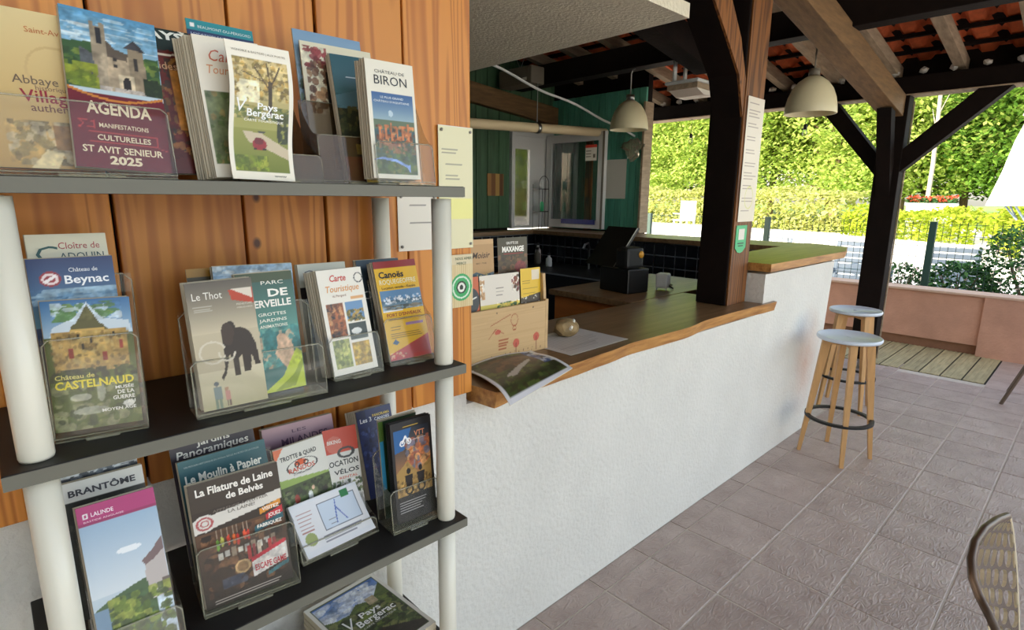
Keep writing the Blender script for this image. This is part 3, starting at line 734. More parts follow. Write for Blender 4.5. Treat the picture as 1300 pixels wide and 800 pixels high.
# perforated shell chair, bottom right : surface from near rim A to far rim B
t = thing('perforated_chair', 'bronze chair with leaf-pattern perforated back at the lower right corner', 'chair', (1.45, .0, 0))
def unp(x, y, X):
    d = _f * 711.734 + _r2 * (x - 650) + _u2 * (400 - y); k = X / d.x; return Vector((0, 0, 1.62)) + d * k
A = [(1279, 655, 1.60), (1266, 660, 1.55), (1250, 671, 1.48), (1238, 688, 1.42), (1233, 710, 1.37), (1235, 735, 1.34), (1243, 757, 1.32), (1255, 780, 1.30), (1266, 803, 1.29), (1272, 835, 1.29), (1276, 880, 1.30)]
B = [(1281, 656, 1.62), (1282, 662, 1.63), (1284, 672, 1.64), (1286, 690, 1.65), (1288, 712, 1.65), (1289.5, 737, 1.65), (1290.5, 760, 1.65), (1291.5, 782, 1.65), (1292, 805, 1.65), (1293, 838, 1.66), (1296, 884, 1.67)]
PA = [unp(*a) for a in A]; PB = [unp(*b) for b in B]
def surf(u, v):
    q = max(0, min(.9999, v)) * (len(PA) - 1); i = int(q); w = q - i
    a = PA[i].lerp(PA[i + 1], w); b = PB[i].lerp(PB[i + 1], w)
    p = a.lerp(b, u); p.y += (.004 + .05 * max(0, v - .35)) * (4 * u * (1 - u)) * min(1, v * 4); return p
mb = MB(); NU, NV = 6, 9
def cell(u0, v0, u1, v1):
    K = 12; out = []; inn = []
    uc, vc = (u0 + u1) / 2, (v0 + v1) / 2; a, b = (u1 - u0) / 2, (v1 - v0) / 2
    for k in range(K):
        th_ = 2 * pi * k / K + pi / K; c, s_ = cos(th_), sin(th_)
        m_ = 1 / max(abs(c), abs(s_)); out.append((uc + a * c * m_, vc + b * s_ * m_))
        e = .84; kk = ((c > 0) - (c < 0)) * abs(c) ** .7; ss_ = ((s_ > 0) - (s_ < 0)) * abs(s_) ** .7; inn.append((uc + a * (e * kk * (1 - .25 * ss_) + .10 * ss_), vc + b * (.88 * ss_ - .10 * kk)))
    clampp = lambda p: surf(min(1, max(0, p[0])), min(1, max(0, p[1])))
    vs = [clampp(p) for p in out] + [clampp(p) for p in inn]
    mb.add(vs, [(k, (k + 1) % K, K + (k + 1) % K, K + k) for k in range(K)])
for j in range(NV):
    for i in range(-1, NU):
        o_ = .5 * (j % 2); u0, u1 = (i + o_) / NU, (i + 1 + o_) / NU
        u0, u1 = max(0, u0), min(1, u1)
        if u1 - u0 > .05: cell(u0, j / NV, u1, (j + 1) / NV)
mb.v = [(a - 1.45, b, c) for a, b, c in mb.v]
me = mb.mesh('back_shell', ['chair_bronze', 'chair_light'])
o = place('back_shell', me, t); md = o.modifiers.new('solid', 'SOLIDIFY'); md.thickness = .007; md.offset = 0; md.material_offset_rim = 1; md.use_even_offset = False
MB().tube([(p.x - 1.45, p.y, p.z) for p in [surf(0, k / 40) for k in range(41)]], .008, 8).build('rim', 'chair_bronze', t)
MB().tube([(p.x - 1.45, p.y, p.z) for p in [surf(1, k / 40) for k in range(41)]], .005, 8).build('rim', 'chair_light', t)
MB().box(-.16, -.42, .43, .24, .05, .455, bev=.01).build('seat', 'chair_bronze', t)
for a, b in ((-.14, .02), (.22, .02), (-.14, -.40), (.22, -.40)):
    MB().tube([(a, b, 0), (a * .8, b * .9, .43)], .011, 8).build('leg', 'metal', t)
MB().tube([(.16, -.05, .45), (.2, -.0, .62)], .012, 8).build('bracket', 'metal', t)

# pendant lamps
def lamp(label, x, y, ztop, zrim, hook):
    t = thing('pendant_lamp', label, 'lamp', (x, y, zrim), (0, 0, 0), 'pendant lamps')
    h = .235; K = 1.14; prof = [(.153, 0), (.155, .006), (.151, .05), (.140, .10), (.120, .15), (.088, .195), (.05, .222), (.03, .232), (.03, .228), (.05, .217), (.085, .19), (.116, .148), (.136, .10), (.147, .05), (.150, .006), (.153, 0)]
    prof = [(a * K, b * K) for a, b in prof]
    MB().lathe(prof, n=40).build('shade', 'lamp_shade', t)
    MB().lathe([(0, .264), (.038, .264), (.038, .312), (0, .312)], n=20).build('socket_cap', 'metal' if hook else 'grey_plastic', t)
    MB().lathe([(0, .23), (.02, .225), (.03, .15), (.028, .12), (0, .10)], n=16).build('bulb', 'white_plastic', t)
    tp = ztop - zrim
    if hook: MB().tube([(0, 0, .275), (0, 0, tp - .04), (.0, -.012, tp - .01), (.0, -.04, tp)], .006, 8).build('stem', 'metal', t)
    else: MB().tube([(0, 0, .275), (0, 0, tp)], .006, 8).build('stem', 'grey_plastic', t)
lamp('left white pendant lamp on a hooked metal stem over the kitchen', 4.56, 3.25, 2.785, 2.25, True)
lamp('right white pendant lamp near the terrace post', 4.56, 1.655, 2.785, 2.24, False)

# speaker box
t = thing('speaker_box', 'grey speaker box hanging under the roof above the kitchen', 'speaker', (4.25, 4.45, 2.76))
MB().box(-.03, -.24, -.01, .16, .24, .16, bev=.01).build('housing', 'grey_plastic', t)
MB().box(-.034, -.20, .015, -.031, .20, .14).build('front_grille', 'grey_plastic', t)
MB().box(-.037, -.18, .02, -.035, -.12, .05).build('label_plate', 'paper', t)
MB().tube([(.05, .0, .16), (.05, .08, .30), (.05, -.08, .30), (.05, 0, .16)], .005, 6).build('bracket', 'metal', t)
# cream pipe and white cable
t = thing('pipe', 'cream pipe running along above the green boards and door', 'pipe', (3.0, 4.0, 2.3))
MB().tube([(0, 0, -.055), (2.18, 0, .03)], .045, 14).build('pipe_run', 'cream_paint', t)
q = MB().lathe([(.047, -.02), (.052, -.02), (.052, .02), (.047, .02)], n=16).build('clip', 'metal', t)
q.rotation_euler = (0, pi / 2, 0); q.location = (1.1, 0, -.012)
MB().tube([(1.1, 0, .03), (1.1, 0, .40)], .004, 6).build('hanger', 'metal', t)
cb = [(3.0 + i * .135, 3.6, 2.68 - .0245 * i + .012 * sin(i * .9)) for i in range(15)]
cb = [(2.2, 3.55, 3.385), (2.55, 3.6, 2.86)] + cb + [(5.188, 3.62, 2.27)]
tag(MB().tube(cb, .011, 8).build('cable', 'white_plastic'), 'white cable sagging in front of the brown gable rafter', 'cable')
# tray hung from the beams
t = thing('hanging_tray', 'white tray with wooden edge hanging on two white straps beside the post', 'tray', (4.45, 2.6, 2.50))
MB().box(-.20, -.20, .03, .22, .10, .055, bev=.008).build('top_plate', 'white_plastic', t)
MB().box(-.17, -.18, -.01, .19, .09, .03).build('wooden_edge', 'rafter_wood', t)
MB().prism([(-.16, -.01), (.18, -.01), (.10, -.05), (-.04, -.05)], -.17, .08, 'y').build('under_plate', 'paper', t)
for a in (-.14, .02): MB().box(a, .05, .055, a + .04, .065, .34).build('strap', 'white_plastic', t)
MB().box(.22, -.12, -.02, .27, -.02, .0).build('small_light', 'white_plastic', t)

# string bulbs under the eave
for (x, y, lb) in ((6.2, 3.54, 'small dark string bulb hanging left of the counter post'), (6.2, 2.28, 'small dark string bulb hanging left of the terrace post')):
    t = thing('string_bulb', lb, 'light bulb', (x, y, 2.30), (0, 0, 0), 'string bulbs')
    MB().tube([(0, 0, .06), (0, 0, .234)], .003, 5).build('wire', 'black_plastic', t)
    MB().lathe([(0, .07), (.016, .07), (.018, .02), (0, .02)], n=10).build('socket', 'black_plastic', t)
    MB().lathe([(.012, .02), (.026, -.01), (.02, -.035), (0, -.045)], n=10).build('bulb', 'glass', t)

# ================================================================== PRINTED MATTER
class Art:
    def __init__(s, w, h, bg=(236, 232, 220), res=.0017):
        s.w, s.h = w, h; s.nx = max(12, int(w / res)); s.ny = max(12, int(h / res))
        s.a = np.zeros((s.ny, s.nx, 3)); s.a[:] = bg; s.texts = []; s.mask = np.zeros((s.ny, s.nx), bool)
        s.U, s.V = np.meshgrid(np.linspace(0, 1, s.nx), np.linspace(0, 1, s.ny)); s.rg = np.random.RandomState(int(w * 9999 + h * 777) % 9999 + sum(bg) % 97)
    def put(s, m, c, al=1.0): s.a[m] = s.a[m] * (1 - al) + np.array(c) * al; return s
    def rect(s, u0, v0, u1, v1, c, al=1): return s.put((s.U >= u0) & (s.U <= u1) & (s.V >= v0) & (s.V <= v1), c, al)
    def ell(s, u, v, ru, rv, c, al=1): return s.put(((s.U - u) / ru) ** 2 + ((s.V - v) / rv) ** 2 <= 1, c, al)
    def ring(s, u, v, ru, rv, t, c):
        d = np.sqrt(((s.U - u) / ru) ** 2 + ((s.V - v) / rv) ** 2); return s.put(abs(d - 1) < t, c)
    def poly(s, pts, c, al=1):
        m = np.zeros(s.U.shape, bool); n = len(pts); j = n - 1
        for i in range(n):
            (xi, yi), (xj, yj) = pts[i], pts[j]
            with np.errstate(divide='ignore', invalid='ignore'):
                cr = ((yi > s.V) != (yj > s.V)) & (s.U < (xj - xi) * (s.V - yi) / ((yj - yi) or 1e-9) + xi)
            m ^= cr; j = i
        return s.put(m, c, al)
    def grad(s, u0, v0, u1, v1, c0, c1):
        m = (s.U >= u0) & (s.U <= u1) & (s.V >= v0) & (s.V <= v1); t = ((s.V[m] - v0) / (v1 - v0))[:, None]
        s.a[m] = np.array(c0) * (1 - t) + np.array(c1) * t; return s
    def blobs(s, u0, v0, u1, v1, cols, n, ru=.05, rv=.03, al=.8):
        s.mask |= (s.U >= u0) & (s.U <= u1) & (s.V >= v0) & (s.V <= v1)
        n = int(n * 1.8); ru *= .8; rv *= .8
        for k in range(n):
            u = s.rg.uniform(u0, u1); v = s.rg.uniform(v0, v1); m = (((s.U - u) / (ru * s.rg.uniform(.5, 1.4))) ** 2 + ((s.V - v) / (rv * s.rg.uniform(.5, 1.4))) ** 2 <= 1) & (s.U >= u0) & (s.U <= u1) & (s.V >= v0) & (s.V <= v1)
            s.put(m, cols[s.rg.randint(len(cols))], al)
        return s
    def line(s, u0, v0, u1, v1, t, c):
        as_ = s.h / s.w; x, y = s.U, s.V * as_; a, b, p, q = u0, v0 * as_, u1, v1 * as_
        l2 = (p - a) ** 2 + (q - b) ** 2; k = np.clip(((x - a) * (p - a) + (y - b) * (q - b)) / l2, 0, 1)
        return s.put((x - a - k * (p - a)) ** 2 + (y - b - k * (q - b)) ** 2 < t * t, c)
    def text(s, st, u, v, wd, c, ht=None, bold=0, sh=0): s.texts.append((st, u, v, wd, c, ht, bold, sh)); return s
    def lines(s, u0, v0, u1, n, dv, c, seed=0):
        r = random.Random(seed)
        for k in range(n): s.line(u0, v0 - k * dv, u0 + (u1 - u0) * r.uniform(.6, 1), v0 - k * dv, .006, c)
        return s
    def fractal(s):
        if not s.mask.any(): return
        acc = np.zeros((s.ny, s.nx)); tot = 0
        for c, w in ((.012, 1.0), (.006, .9), (.003, .7)):
            gx, gy = max(2, int(s.w / c)) + 2, max(2, int(s.h / c)) + 2; g = s.rg.rand(gy, gx)
            x = s.U * (gx - 1.001); y = s.V * (gy - 1.001); i = x.astype(int); j = y.astype(int); fx = x - i; fy = y - j
            acc += w * (g[j, i] * (1 - fx) * (1 - fy) + g[j, i + 1] * fx * (1 - fy) + g[j + 1, i] * (1 - fx) * fy + g[j + 1, i + 1] * fx * fy); tot += w
        k = 1 + (acc / tot - .5) * .7; s.a[s.mask] *= k[s.mask][:, None]
    def cover(s, warp=None, y=0):
        s.fractal()
        x = (s.U - .5) * s.w; z = s.V * s.h; P = np.stack([x, np.full_like(x, y), z], -1).reshape(-1, 3)
        if warp: P = np.array([warp(*p) for p in P])
        i = np.arange((s.ny - 1) * (s.nx - 1)); r_, c_ = i // (s.nx - 1), i % (s.nx - 1); a = r_ * s.nx + c_
        F = np.stack([a, a + 1, a + s.nx + 1, a + s.nx], -1)
        me = bpy.data.meshes.new('cover'); me.vertices.add(len(P)); me.vertices.foreach_set('co', P.ravel())
        me.loops.add(F.size); me.loops.foreach_set('vertex_index', F.ravel()); me.polygons.add(len(F))
        me.polygons.foreach_set('loop_start', np.arange(0, F.size, 4)); me.update(calc_edges=True)
        lin = np.clip(s.a.reshape(-1, 3), 0, 255) / 255; lin = np.where(lin <= .04045, lin / 12.92, ((lin + .055) / 1.055) ** 2.4)
        at = me.color_attributes.new('print', 'FLOAT_COLOR', 'POINT'); at.data.foreach_set('color', np.concatenate([lin, np.ones((len(lin), 1))], 1).astype(np.float32).ravel())
        me.materials.append(M['print']); return me
    def lettering(s, warp=None, y=-.0006):
        if not s.texts: return None
        V = []; F = []; C = []
        for st, u, v, wd, c, ht, bold, sh in s.texts:
            vs, fs, bw, bh = glyphs(st, bold, sh)
            sx = wd * s.w / bw; sy = (ht * s.h / bh) if ht else sx; o = len(V)
            for (a, b) in vs:
                p = ((u - .5) * s.w + a * sx, y, v * s.h + b * sy); V.append(warp(*p) if warp else p)
            F += [tuple(i + o for i in f) for f in fs]; C += [(*s2l(c), 1)] * len(vs)
        me = bpy.data.meshes.new('lettering'); me.from_pydata(V, [], F)
        at = me.color_attributes.new('print', 'FLOAT_COLOR', 'POINT'); at.data.foreach_set('color', np.array(C, np.float32).ravel()); me.materials.append(M['print']); return me
_gc = {}
def glyphs(st, bold=0, sh=0):
    k = (st, bold, sh)
    if k in _gc: return _gc[k]
    cu = bpy.data.curves.new('t', 'FONT'); cu.body = st; cu.size = 1; cu.resolution_u = 2; cu.offset = bold; cu.shear = sh; cu.fill_mode = 'FRONT'
    ob = bpy.data.objects.new('t', cu); COL.objects.link(ob); dg = bpy.context.evaluated_depsgraph_get(); me = bpy.data.meshes.new_from_object(ob.evaluated_get(dg))
    vs = [(v.co.x, v.co.y) for v in me.vertices]; fs = [tuple(p.vertices)[::-1] for p in me.polygons]
    bpy.data.objects.remove(ob); bpy.data.curves.remove(cu); bpy.data.meshes.remove(me)
    x0 = min(a for a, b in vs); x1 = max(a for a, b in vs); y1 = max(b for a, b in vs)
    r = ([(a - x0, b) for a, b in vs], fs, x1 - x0, max(y1, .01)); _gc[k] = r; return r

SH = (1.642, 1.252, .868, .483)
def leaflet_rot(yaw, lean, roll=0):
    return (Matrix.Rotation(R(yaw), 3, 'Z') @ Matrix.Rotation(R(-lean), 3, 'X') @ Matrix.Rotation(R(-roll), 3, 'Y')).to_euler()
def leaflet(name, label, cat, art, x, y, z, yaw=0, lean=12, roll=0, t=.002, warp=None, copies=0, step=.0032, clabel=None, group=None, edge='paper_edge', dx=0.0008):
    o = thing(name, label, cat, (x, y, z), leaflet_rot(yaw, lean, roll), group)
    w, h = art.w, art.h
    if warp:
        mb = MB(); n = 16; vs = []
        for i in range(n + 1):
            for a, b in ((-w / 2, .0004), (w / 2, .0004), (w / 2, t), (-w / 2, t)): vs.append(warp(a, b, h * i / n))
        fs = [(0, 1, 2, 3), tuple(4 * n + k for k in range(4))]
        for i in range(n):
            for k in range(4): fs.append((4 * i + k, 4 * i + (k + 1) % 4, 4 * i + 4 + (k + 1) % 4, 4 * i + 4 + k))
        mb.add(vs, fs)
    else: mb = MB().box(-w / 2, .0004, 0, w / 2, t, h)
    pm = mb.mesh('pages', edge); place('pages', pm, o)
    cv = place('cover', art.cover(warp), o)
    lt = art.lettering(warp)
    if lt: place('lettering', lt, cv)
    rm = leaflet_rot(yaw, lean, roll).to_matrix(); rr = random.Random(int(x * 1000))
    for k in range(copies):
        d = rm @ Vector((-dx * (k + 1) + rr.uniform(-.001, .001), step * (k + 1) + t * .2, rr.uniform(-.001, .002)))
        c = thing(name, clabel, cat, (x + d.x, y + d.y, z + d.z), leaflet_rot(yaw, lean, roll), (clabel or label)); place('pages', pm, c)
    return o

def holder(label, x, y, z, w, d, hb, hf, yaw=0, lean=12, tiers=(), m='acrylic', me='acrylic_edge', side=True, name='brochure_holder'):
    o = thing(name, label, 'brochure holder', (x, y, z), (0, 0, R(yaw)), 'clear brochure holders on the shelves')
    tl_ = tan(R(lean)); th = .0022
    def sh(mb): mb.v = [(a, b + c * tl_, c) for a, b, c in mb.v]; return mb
    sh(MB().box(-w / 2, d, .001, w / 2, d + th, hb)).build('back_panel', m, o)
    sh(MB().box(-w / 2, -th, .001, w / 2, 0, hf)).build('front_panel', m, o)
    # bright rims of the sheets
    rm = MB().tube([(-w / 2, -th / 2, .006), (-w / 2, -th / 2, hf - .008), (-w / 2 + .008, -th / 2, hf), (w / 2 - .008, -th / 2, hf), (w / 2, -th / 2, hf - .008), (w / 2, -th / 2, .006), (-w / 2, -th / 2, .006)], .0014, 5)
    rm.tube([(-w / 2, d, .006), (-w / 2, d, hb - .012), (-w / 2 + .012, d, hb), (w / 2 - .012, d, hb), (w / 2, d, hb - .012), (w / 2, d, .006)], .0013, 5)
    sh(rm).build('rim', me, o)
    for s_ in (-1, 1):
        a = s_ * w / 2
        pl = [(0, .001), (d, .001), (d, hb * .97)] + [(d * (1 - q) , hb * .97 - (hb * .97 - hf) * (1 - (1 - q) ** 2)) for q in (.25, .5, .75)] + [(0, hf)]
        sh(MB().prism(pl, a - th / 2, a + th / 2, 'x')).build('side_panel', m, o)
    MB().box(-w / 2, -.002, 0, w / 2, d, .0022).build('base', me, o)
    MB().box(-w * .18, -.010, 0, w * .18, -.002, .004).build('front_lip', me, o)
    for i, (yo, zo, hh) in enumerate(tiers):
        sh(MB().box(-w / 2 + th, yo, .003, w / 2 - th, yo + th * .6, zo + hh)).build('divider', m, o)
        MB().box(-w / 2 + th, yo + .003 + zo * tl_, zo - .003, w / 2 - th, min(yo + .03, d) + zo * tl_, zo - .001).build('step', m, o)
    return o

WH = (244, 240, 228)
def castle(a, v0, v1, wall=(196, 170, 120), dark=(110, 92, 66), sky0=(120, 160, 200), sky1=(60, 110, 170), green=(96, 118, 50)):
    a.grad(0, v0, 1, v1, sky0, sky1); return a

# ---------------------------------------------------------------- shelf unit
su = thing('shelf_unit', 'black plastic shelf unit with white tubular poles against the plank wall', 'shelf', (.37, 1.12, 0))
FX0, FX1, FY0, FY1 = -.022, .762, .955, 1.288
for z in SH + (.098,):
    mb = MB().box(FX0, FY0, z - .022, FX1, FY1, z, bev=.002); L(mb, su)
    sh_ = mb.build('shelf', 'shelf_black', su)
    tag(L(MB().box(FX0, FY0 - .0012, z - .0215, FX1, FY0 - .0002, z - .0012).box(FX1 + .0002, FY0, z - .0215, FX1 + .0012, FY1, z - .0012), su).build('lit_edge', 'shelf_lit_edge', su), 'shelf edge in a paler tone, as if lit')  # light on front and side edges painted as a paler strip
poles = [(.018, .997), (.726, .990), (.018, 1.255), (.735, 1.255)]
lev = [.0, .098, .483, .868, 1.252, 1.642]
for (px, py) in poles:
    for a, b in zip(lev[:-1], lev[1:]):
        L(MB().lathe([(0, 0), (.0200, 0), (.0212, .004), (.0212, (b - a) - .026), (0, (b - a) - .026)], (px, py, a + .0005), 28), su).build('pole', 'pole_white', su)

# ---------------------------------------------------------------- top shelf
z = SH[0]
a = Art(.148, .22, (214, 188, 130)); a.grad(0, 0, 1, 1, (190, 150, 80), (226, 204, 150)); a.blobs(.15, .02, .95, .3, [(150, 130, 80), (200, 180, 140), (120, 100, 60)], 50)
a.ring(.6, .62, .22, .16, .05, (206, 176, 120)); a.poly([(.28, .0), (.42, .12), (.55, .10), (.48, .0)], (236, 214, 160)); a.rect(.5, .12, .62, .28, (150, 110, 60))
a.text('Saint-Avit', .42, .86, .3, (190, 110, 60)).text('Abbaye', .26, .53, .34, (110, 90, 70)).text('historique', .42, .495, .26, (130, 100, 80)).text('Village', .30, .42, .42, (150, 26, 40), bold=.01).text('authentique', .36, .36, .5, (110, 60, 50))
leaflet('booklet', 'beige village booklet left of the red agenda on the top shelf', 'booklet', a, .098, 1.03, z + .012, 4, 13, 0, .004)
a = Art(.118, .235, (110, 22, 36), .0016)
a.grad(0, .47, 1, 1, (196, 214, 222), (90, 150, 190)); a.blobs(0, .78, 1, .98, [(220, 232, 236), (120, 170, 200)], 26, .16, .012, .6)
a.poly([(0, .78), (.3, .80), (.6, .74), (1, .76), (1, .5), (0, .5)], (60, 92, 54)); a.blobs(0, .5, 1, .74, [(84, 112, 50), (50, 76, 40), (120, 138, 60)], 60, .07, .03)
a.poly([(.16, .76), (.30, .72), (.30, .52), (.16, .54)], (92, 96, 100)); a.poly([(.28, .93), (.33, .935), (.33, .91), (.38, .91), (.38, .935), (.44, .93), (.44, .50), (.30, .50)], (160, 146, 124))
a.rect(.34, .80, .40, .90, (50, 50, 54)); a.poly([(.44, .78), (.66, .74), (.68, .50), (.42, .50)], (176, 158, 132)); a.poly([(.66, .80), (.82, .80), (.86, .50), (.66, .50)], (150, 134, 110)); a.poly([(.62, .80), (.74, .86), (.86, .79)], (70, 68, 72))
a.poly([(.44, .83), (.52, .78), (.66, .76), (.64, .71), (.44, .72)], (96, 84, 72)); a.rect(.54, .52, .70, .62, (206, 190, 160)); a.ell(.62, .555, .045, .05, (40, 36, 34)); a.blobs(.2, .5, .9, .53, [(170, 160, 150), (200, 190, 180)], 20)
for v in (.66, .70): a.rect(.50, v, .54, v + .02, (60, 54, 50)); a.rect(.72, v, .76, v + .04, (60, 54, 50))
a.blobs(0, .5, .32, .66, [(150, 160, 50), (110, 130, 40)], 24, .08, .03); a.blobs(.8, .5, 1, .62, [(40, 52, 30)], 20)
us = np.linspace(0, 1, 21); a.poly([(0, 0)] + [(1, 0)] + [(float(u), .50 - .055 * sin(pi * u)) for u in us[::-1]], (206, 130, 50)); a.poly([(0, 0), (1, 0)] + [(float(u), .485 - .055 * sin(pi * u)) for u in us[::-1]], (112, 20, 34))
a.text('AGENDA', .16, .345, .68, (244, 226, 190), .075, .03); RD = (190, 60, 60)
for (u0, v0, u1, v1) in ((.22, .245, .84, .30), (.16, .165, .88, .225)):
    a.line(u0, v0, u1, v0, .006, RD).line(u0, v1, u1, v1, .006, RD).line(u0, v0, u0, v1, .006, RD).line(u1, v0, u1, v1, .006, RD)
a.line(.22, .29, .06, .30, .005, RD).line(.06, .30, .12, .27, .005, RD).line(.12, .27, .06, .25, .005, RD).line(.06, .25, .22, .255, .005, RD).line(.88, .19, .99, .19, .005, RD).line(.99, .14, .88, .16, .005, RD)
a.text('MANIFESTATIONS', .27, .258, .52, (240, 220, 186), .028, .015).text('CULTURELLES', .24, .178, .56, (240, 220, 186), .034, .02).text('ST AVIT SENIEUR', .08, .098, .84, (244, 226, 190), .042, .02).text('2025', .34, .03, .34, (244, 226, 190), .052, .04)
leaflet('event_booklet', 'dark red booklet reading AGENDA 2025 with a castle photo', 'booklet', a, .172, 1.012, z + .013, 1, 15.5, -3.2, .004, copies=2, clabel='further copy of the red agenda booklet stacked behind it')
holder('wide clear holder around the red agenda on the top shelf', .128, 1.000, z + .0003, .215, .06, .19, .105, 1, 13)
a = Art(.098, .235, (92, 34, 26)); a.rect(.3, .85, .95, 1, (20, 40, 30)); a.poly([(.1, .9), (.3, .8), (.6, .86), (.3, .2), (.0, .3)], (110, 36, 24)); a.blobs(.35, .1, 1, .8, [(150, 100, 50), (110, 80, 40), (60, 50, 40), (190, 150, 90)], 60); a.ell(.72, .74, .18, .07, (150, 104, 44)); a.ring(.72, .74, .1, .04, .25, (90, 56, 30)); a.rect(.55, .3, .68, .72, (180, 120, 50))
a.ring(.5, .93, .42, .11, .06, (240, 230, 210)); a.text('PAYS', .16, .93, .7, (240, 240, 230), .055, .04).text('des', .1, .80, .3, (230, 190, 110)).text('bastides', .12, .72, .55, (214, 170, 130))
leaflet('booklet', 'brown booklet reading PAYS, between the agenda and the teal-topped booklet', 'booklet', a, .262, 1.055, z + .012, 3, 13, 1, .003, copies=2, clabel='further copy of the brown PAYS booklet behind it')
a = Art(.113, .27, (34, 52, 96)); a.rect(0, .93, 1, 1, (40, 140, 150)); a.blobs(0, 0, 1, .8, [(60, 80, 120), (90, 80, 60), (120, 110, 80)], 50); a.rect(.06, .95, .12, .98, (240, 240, 240)); a.text('BEAUMONT-DU-PÉRIGORD', .16, .95, .8, (226, 240, 240), .022); a.text('LOCATION SAISONNIERE', .05, .905, .8, (200, 210, 230), .012)
leaflet('booklet', 'dark blue booklet with teal header behind the white touring maps', 'booklet', a, .368, 1.112, z + .012, 2, 10, 0, .003)
a = Art(.103, .222, (238, 230, 212)); a.text('Carte', .2, .83, .5, (206, 110, 80), .08, .0, .3).text('Touristique', .14, .74, .74, (220, 150, 100), .06, 0, .2); a.ring(.82, .89, .10, .05, .12, (80, 80, 80)); a.rect(.05, .1, .95, .62, (120, 130, 90)); a.blobs(.05, .1, .95, .62, [(150, 130, 80), (90, 110, 60)], 40)
leaflet('touring_map', 'white touring map reading Carte, tallest of the stack beside the Bergerac maps', 'map', a, .345, 1.012, z + .008, 2, 8, 2, .002, copies=8, step=.0042, clabel='further touring map standing in the stack behind the Bergerac map', group=None, dx=.0022)
def wav(x, y, zz):
    q = zz / .213; return (x - .0052 * sin(q * 2 * pi * .95 + .3), y - .006 * sin(q * pi * 2) * .6, zz)
a = Art(.100, .213, (246, 240, 224), .0015); a.grad(.07, .06, .93, .90, (150, 150, 90), (214, 190, 130)); a.blobs(.07, .60, .93, .90, [(196, 160, 80), (150, 130, 60), (226, 204, 140), (120, 100, 50)], 90, .05, .02); a.blobs(.10, .58, .45, .74, [(250, 240, 200)], 20, .07, .03); a.blobs(.07, .45, .93, .56, [(110, 120, 60), (84, 96, 50), (160, 150, 80)], 40, .06, .02)
a.line(.62, .50, .62, .74, .028, (74, 60, 34)).line(.62, .68, .40, .84, .012, (84, 66, 36)).line(.62, .70, .80, .86, .012, (84, 66, 36)).line(.62, .72, .60, .88, .012, (84, 66, 36)).line(.55, .74, .2, .80, .008, (94, 76, 46))
a.rect(.07, .38, .93, .45, (170, 166, 90)); a.grad(.07, .06, .93, .38, (110, 124, 40), (150, 150, 70)); a.poly([(.20, .36), (.50, .35), (.93, .24), (.93, .16), (.55, .24), (.30, .28)], (206, 190, 160)); a.blobs(.07, .07, .6, .18, [(130, 150, 40), (90, 110, 30), (170, 176, 60)], 30); a.blobs(.75, .28, .93, .5, [(50, 56, 30), (80, 84, 40)], 20)
a.ell(.47, .265, .115, .042, (150, 30, 40)); a.ell(.46, .29, .075, .028, (110, 24, 34)); a.rect(.38, .225, .43, .24, (40, 20, 20)); a.rect(.52, .225, .57, .24, (40, 20, 20)); a.ell(.5, .36, .06, .008, (70, 70, 60))
a.text('V', .10, .50, .16, (255, 255, 250), .10, 0, .2).text('Pays', .42, .53, .32, (255, 255, 250), .05, .02).text('Bergerac', .26, .475, .58, (255, 255, 250), .055, .02).text('CARTE TOURISTIQUE', .22, .435, .62, (255, 252, 240), .018, .01).text('VIGNOBLE & BASTIDES | AUX PORTES', .08, .935, .84, (120, 110, 90), .014).text('www', .66, .025, .2, (90, 90, 80), .014)
leaflet('touring_map', 'white-bordered Bergerac touring map with a red car, front of the top shelf', 'map', a, .362, .982, z + .003, -2, 3, -1.5, .002, warp=wav)
holder('smoky clear holder behind the Bergerac map on the top shelf', .405, 1.02, z + .0003, .15, .12, .185, .05, 0, 6, m='acrylic_smoke')
a = Art(.145, .30, (150, 176, 196)); a.grad(0, .8, 1, 1, (150, 180, 200), (120, 154, 186)); a.blobs(0, 0, 1, .8, [(120, 140, 120), (90, 100, 90)], 30)
leaflet('magazine', 'tall blue-grey magazine at the back of the top shelf', 'magazine', a, .573, 1.118, z + .004, -1, 9, 0, .004)
a = Art(.15, .275, (222, 216, 190)); a.blobs(0, .82, .35, .97, [(120, 40, 40), (150, 60, 60)], 20, .05, .02); a.blobs(.05, .5, .6, .88, [(120, 84, 60), (90, 60, 44), (170, 130, 90)], 40); a.rect(.3, .1, 1, .80, (36, 34, 30)); a.text('BO', .46, .66, .2, (230, 220, 200), .045, .02)
leaflet('magazine', 'cream-topped dark magazine in front of the blue-grey one, top shelf', 'magazine', a, .578, 1.098, z + .004, -3, 9, 0, .004)
a = Art(.092, .252, (50, 92, 96)); a.grad(0, .7, 1, 1, (70, 110, 116), (44, 88, 100)); a.poly([(0, .5), (1, .62), (1, .70), (.5, .73), (0, .68)], (84, 120, 130)); a.rect(0, .2, 1, .58, (38, 44, 26)); a.blobs(0, .3, 1, .6, [(60, 66, 34), (84, 80, 40), (40, 44, 30)], 40); a.rect(.3, .22, .95, .30, (200, 180, 70)); a.rect(0, 0, 1, .2, (140, 50, 30)); a.lines(.3, .83, .9, 2, .03, (220, 230, 230), 2)
leaflet('leaflet', 'dark teal leaflet with white script, left of the Biron leaflet', 'leaflet', a, .592, 1.045, z + .006, -4, 12.5, 1, .0025, copies=4, clabel='further dark teal leaflet stacked behind the front one')
a = Art(.09, .11, (206, 176, 70)); a.blobs(0, 0, 1, .9, [(150, 110, 50), (96, 104, 40), (220, 200, 120), (120, 40, 30)], 40, .1, .08)
leaflet('leaflet', 'short yellow-brown leaflet low in the holder left of the Biron leaflet', 'leaflet', a, .605, .998, z + .005, -4, 12, 0, .002)
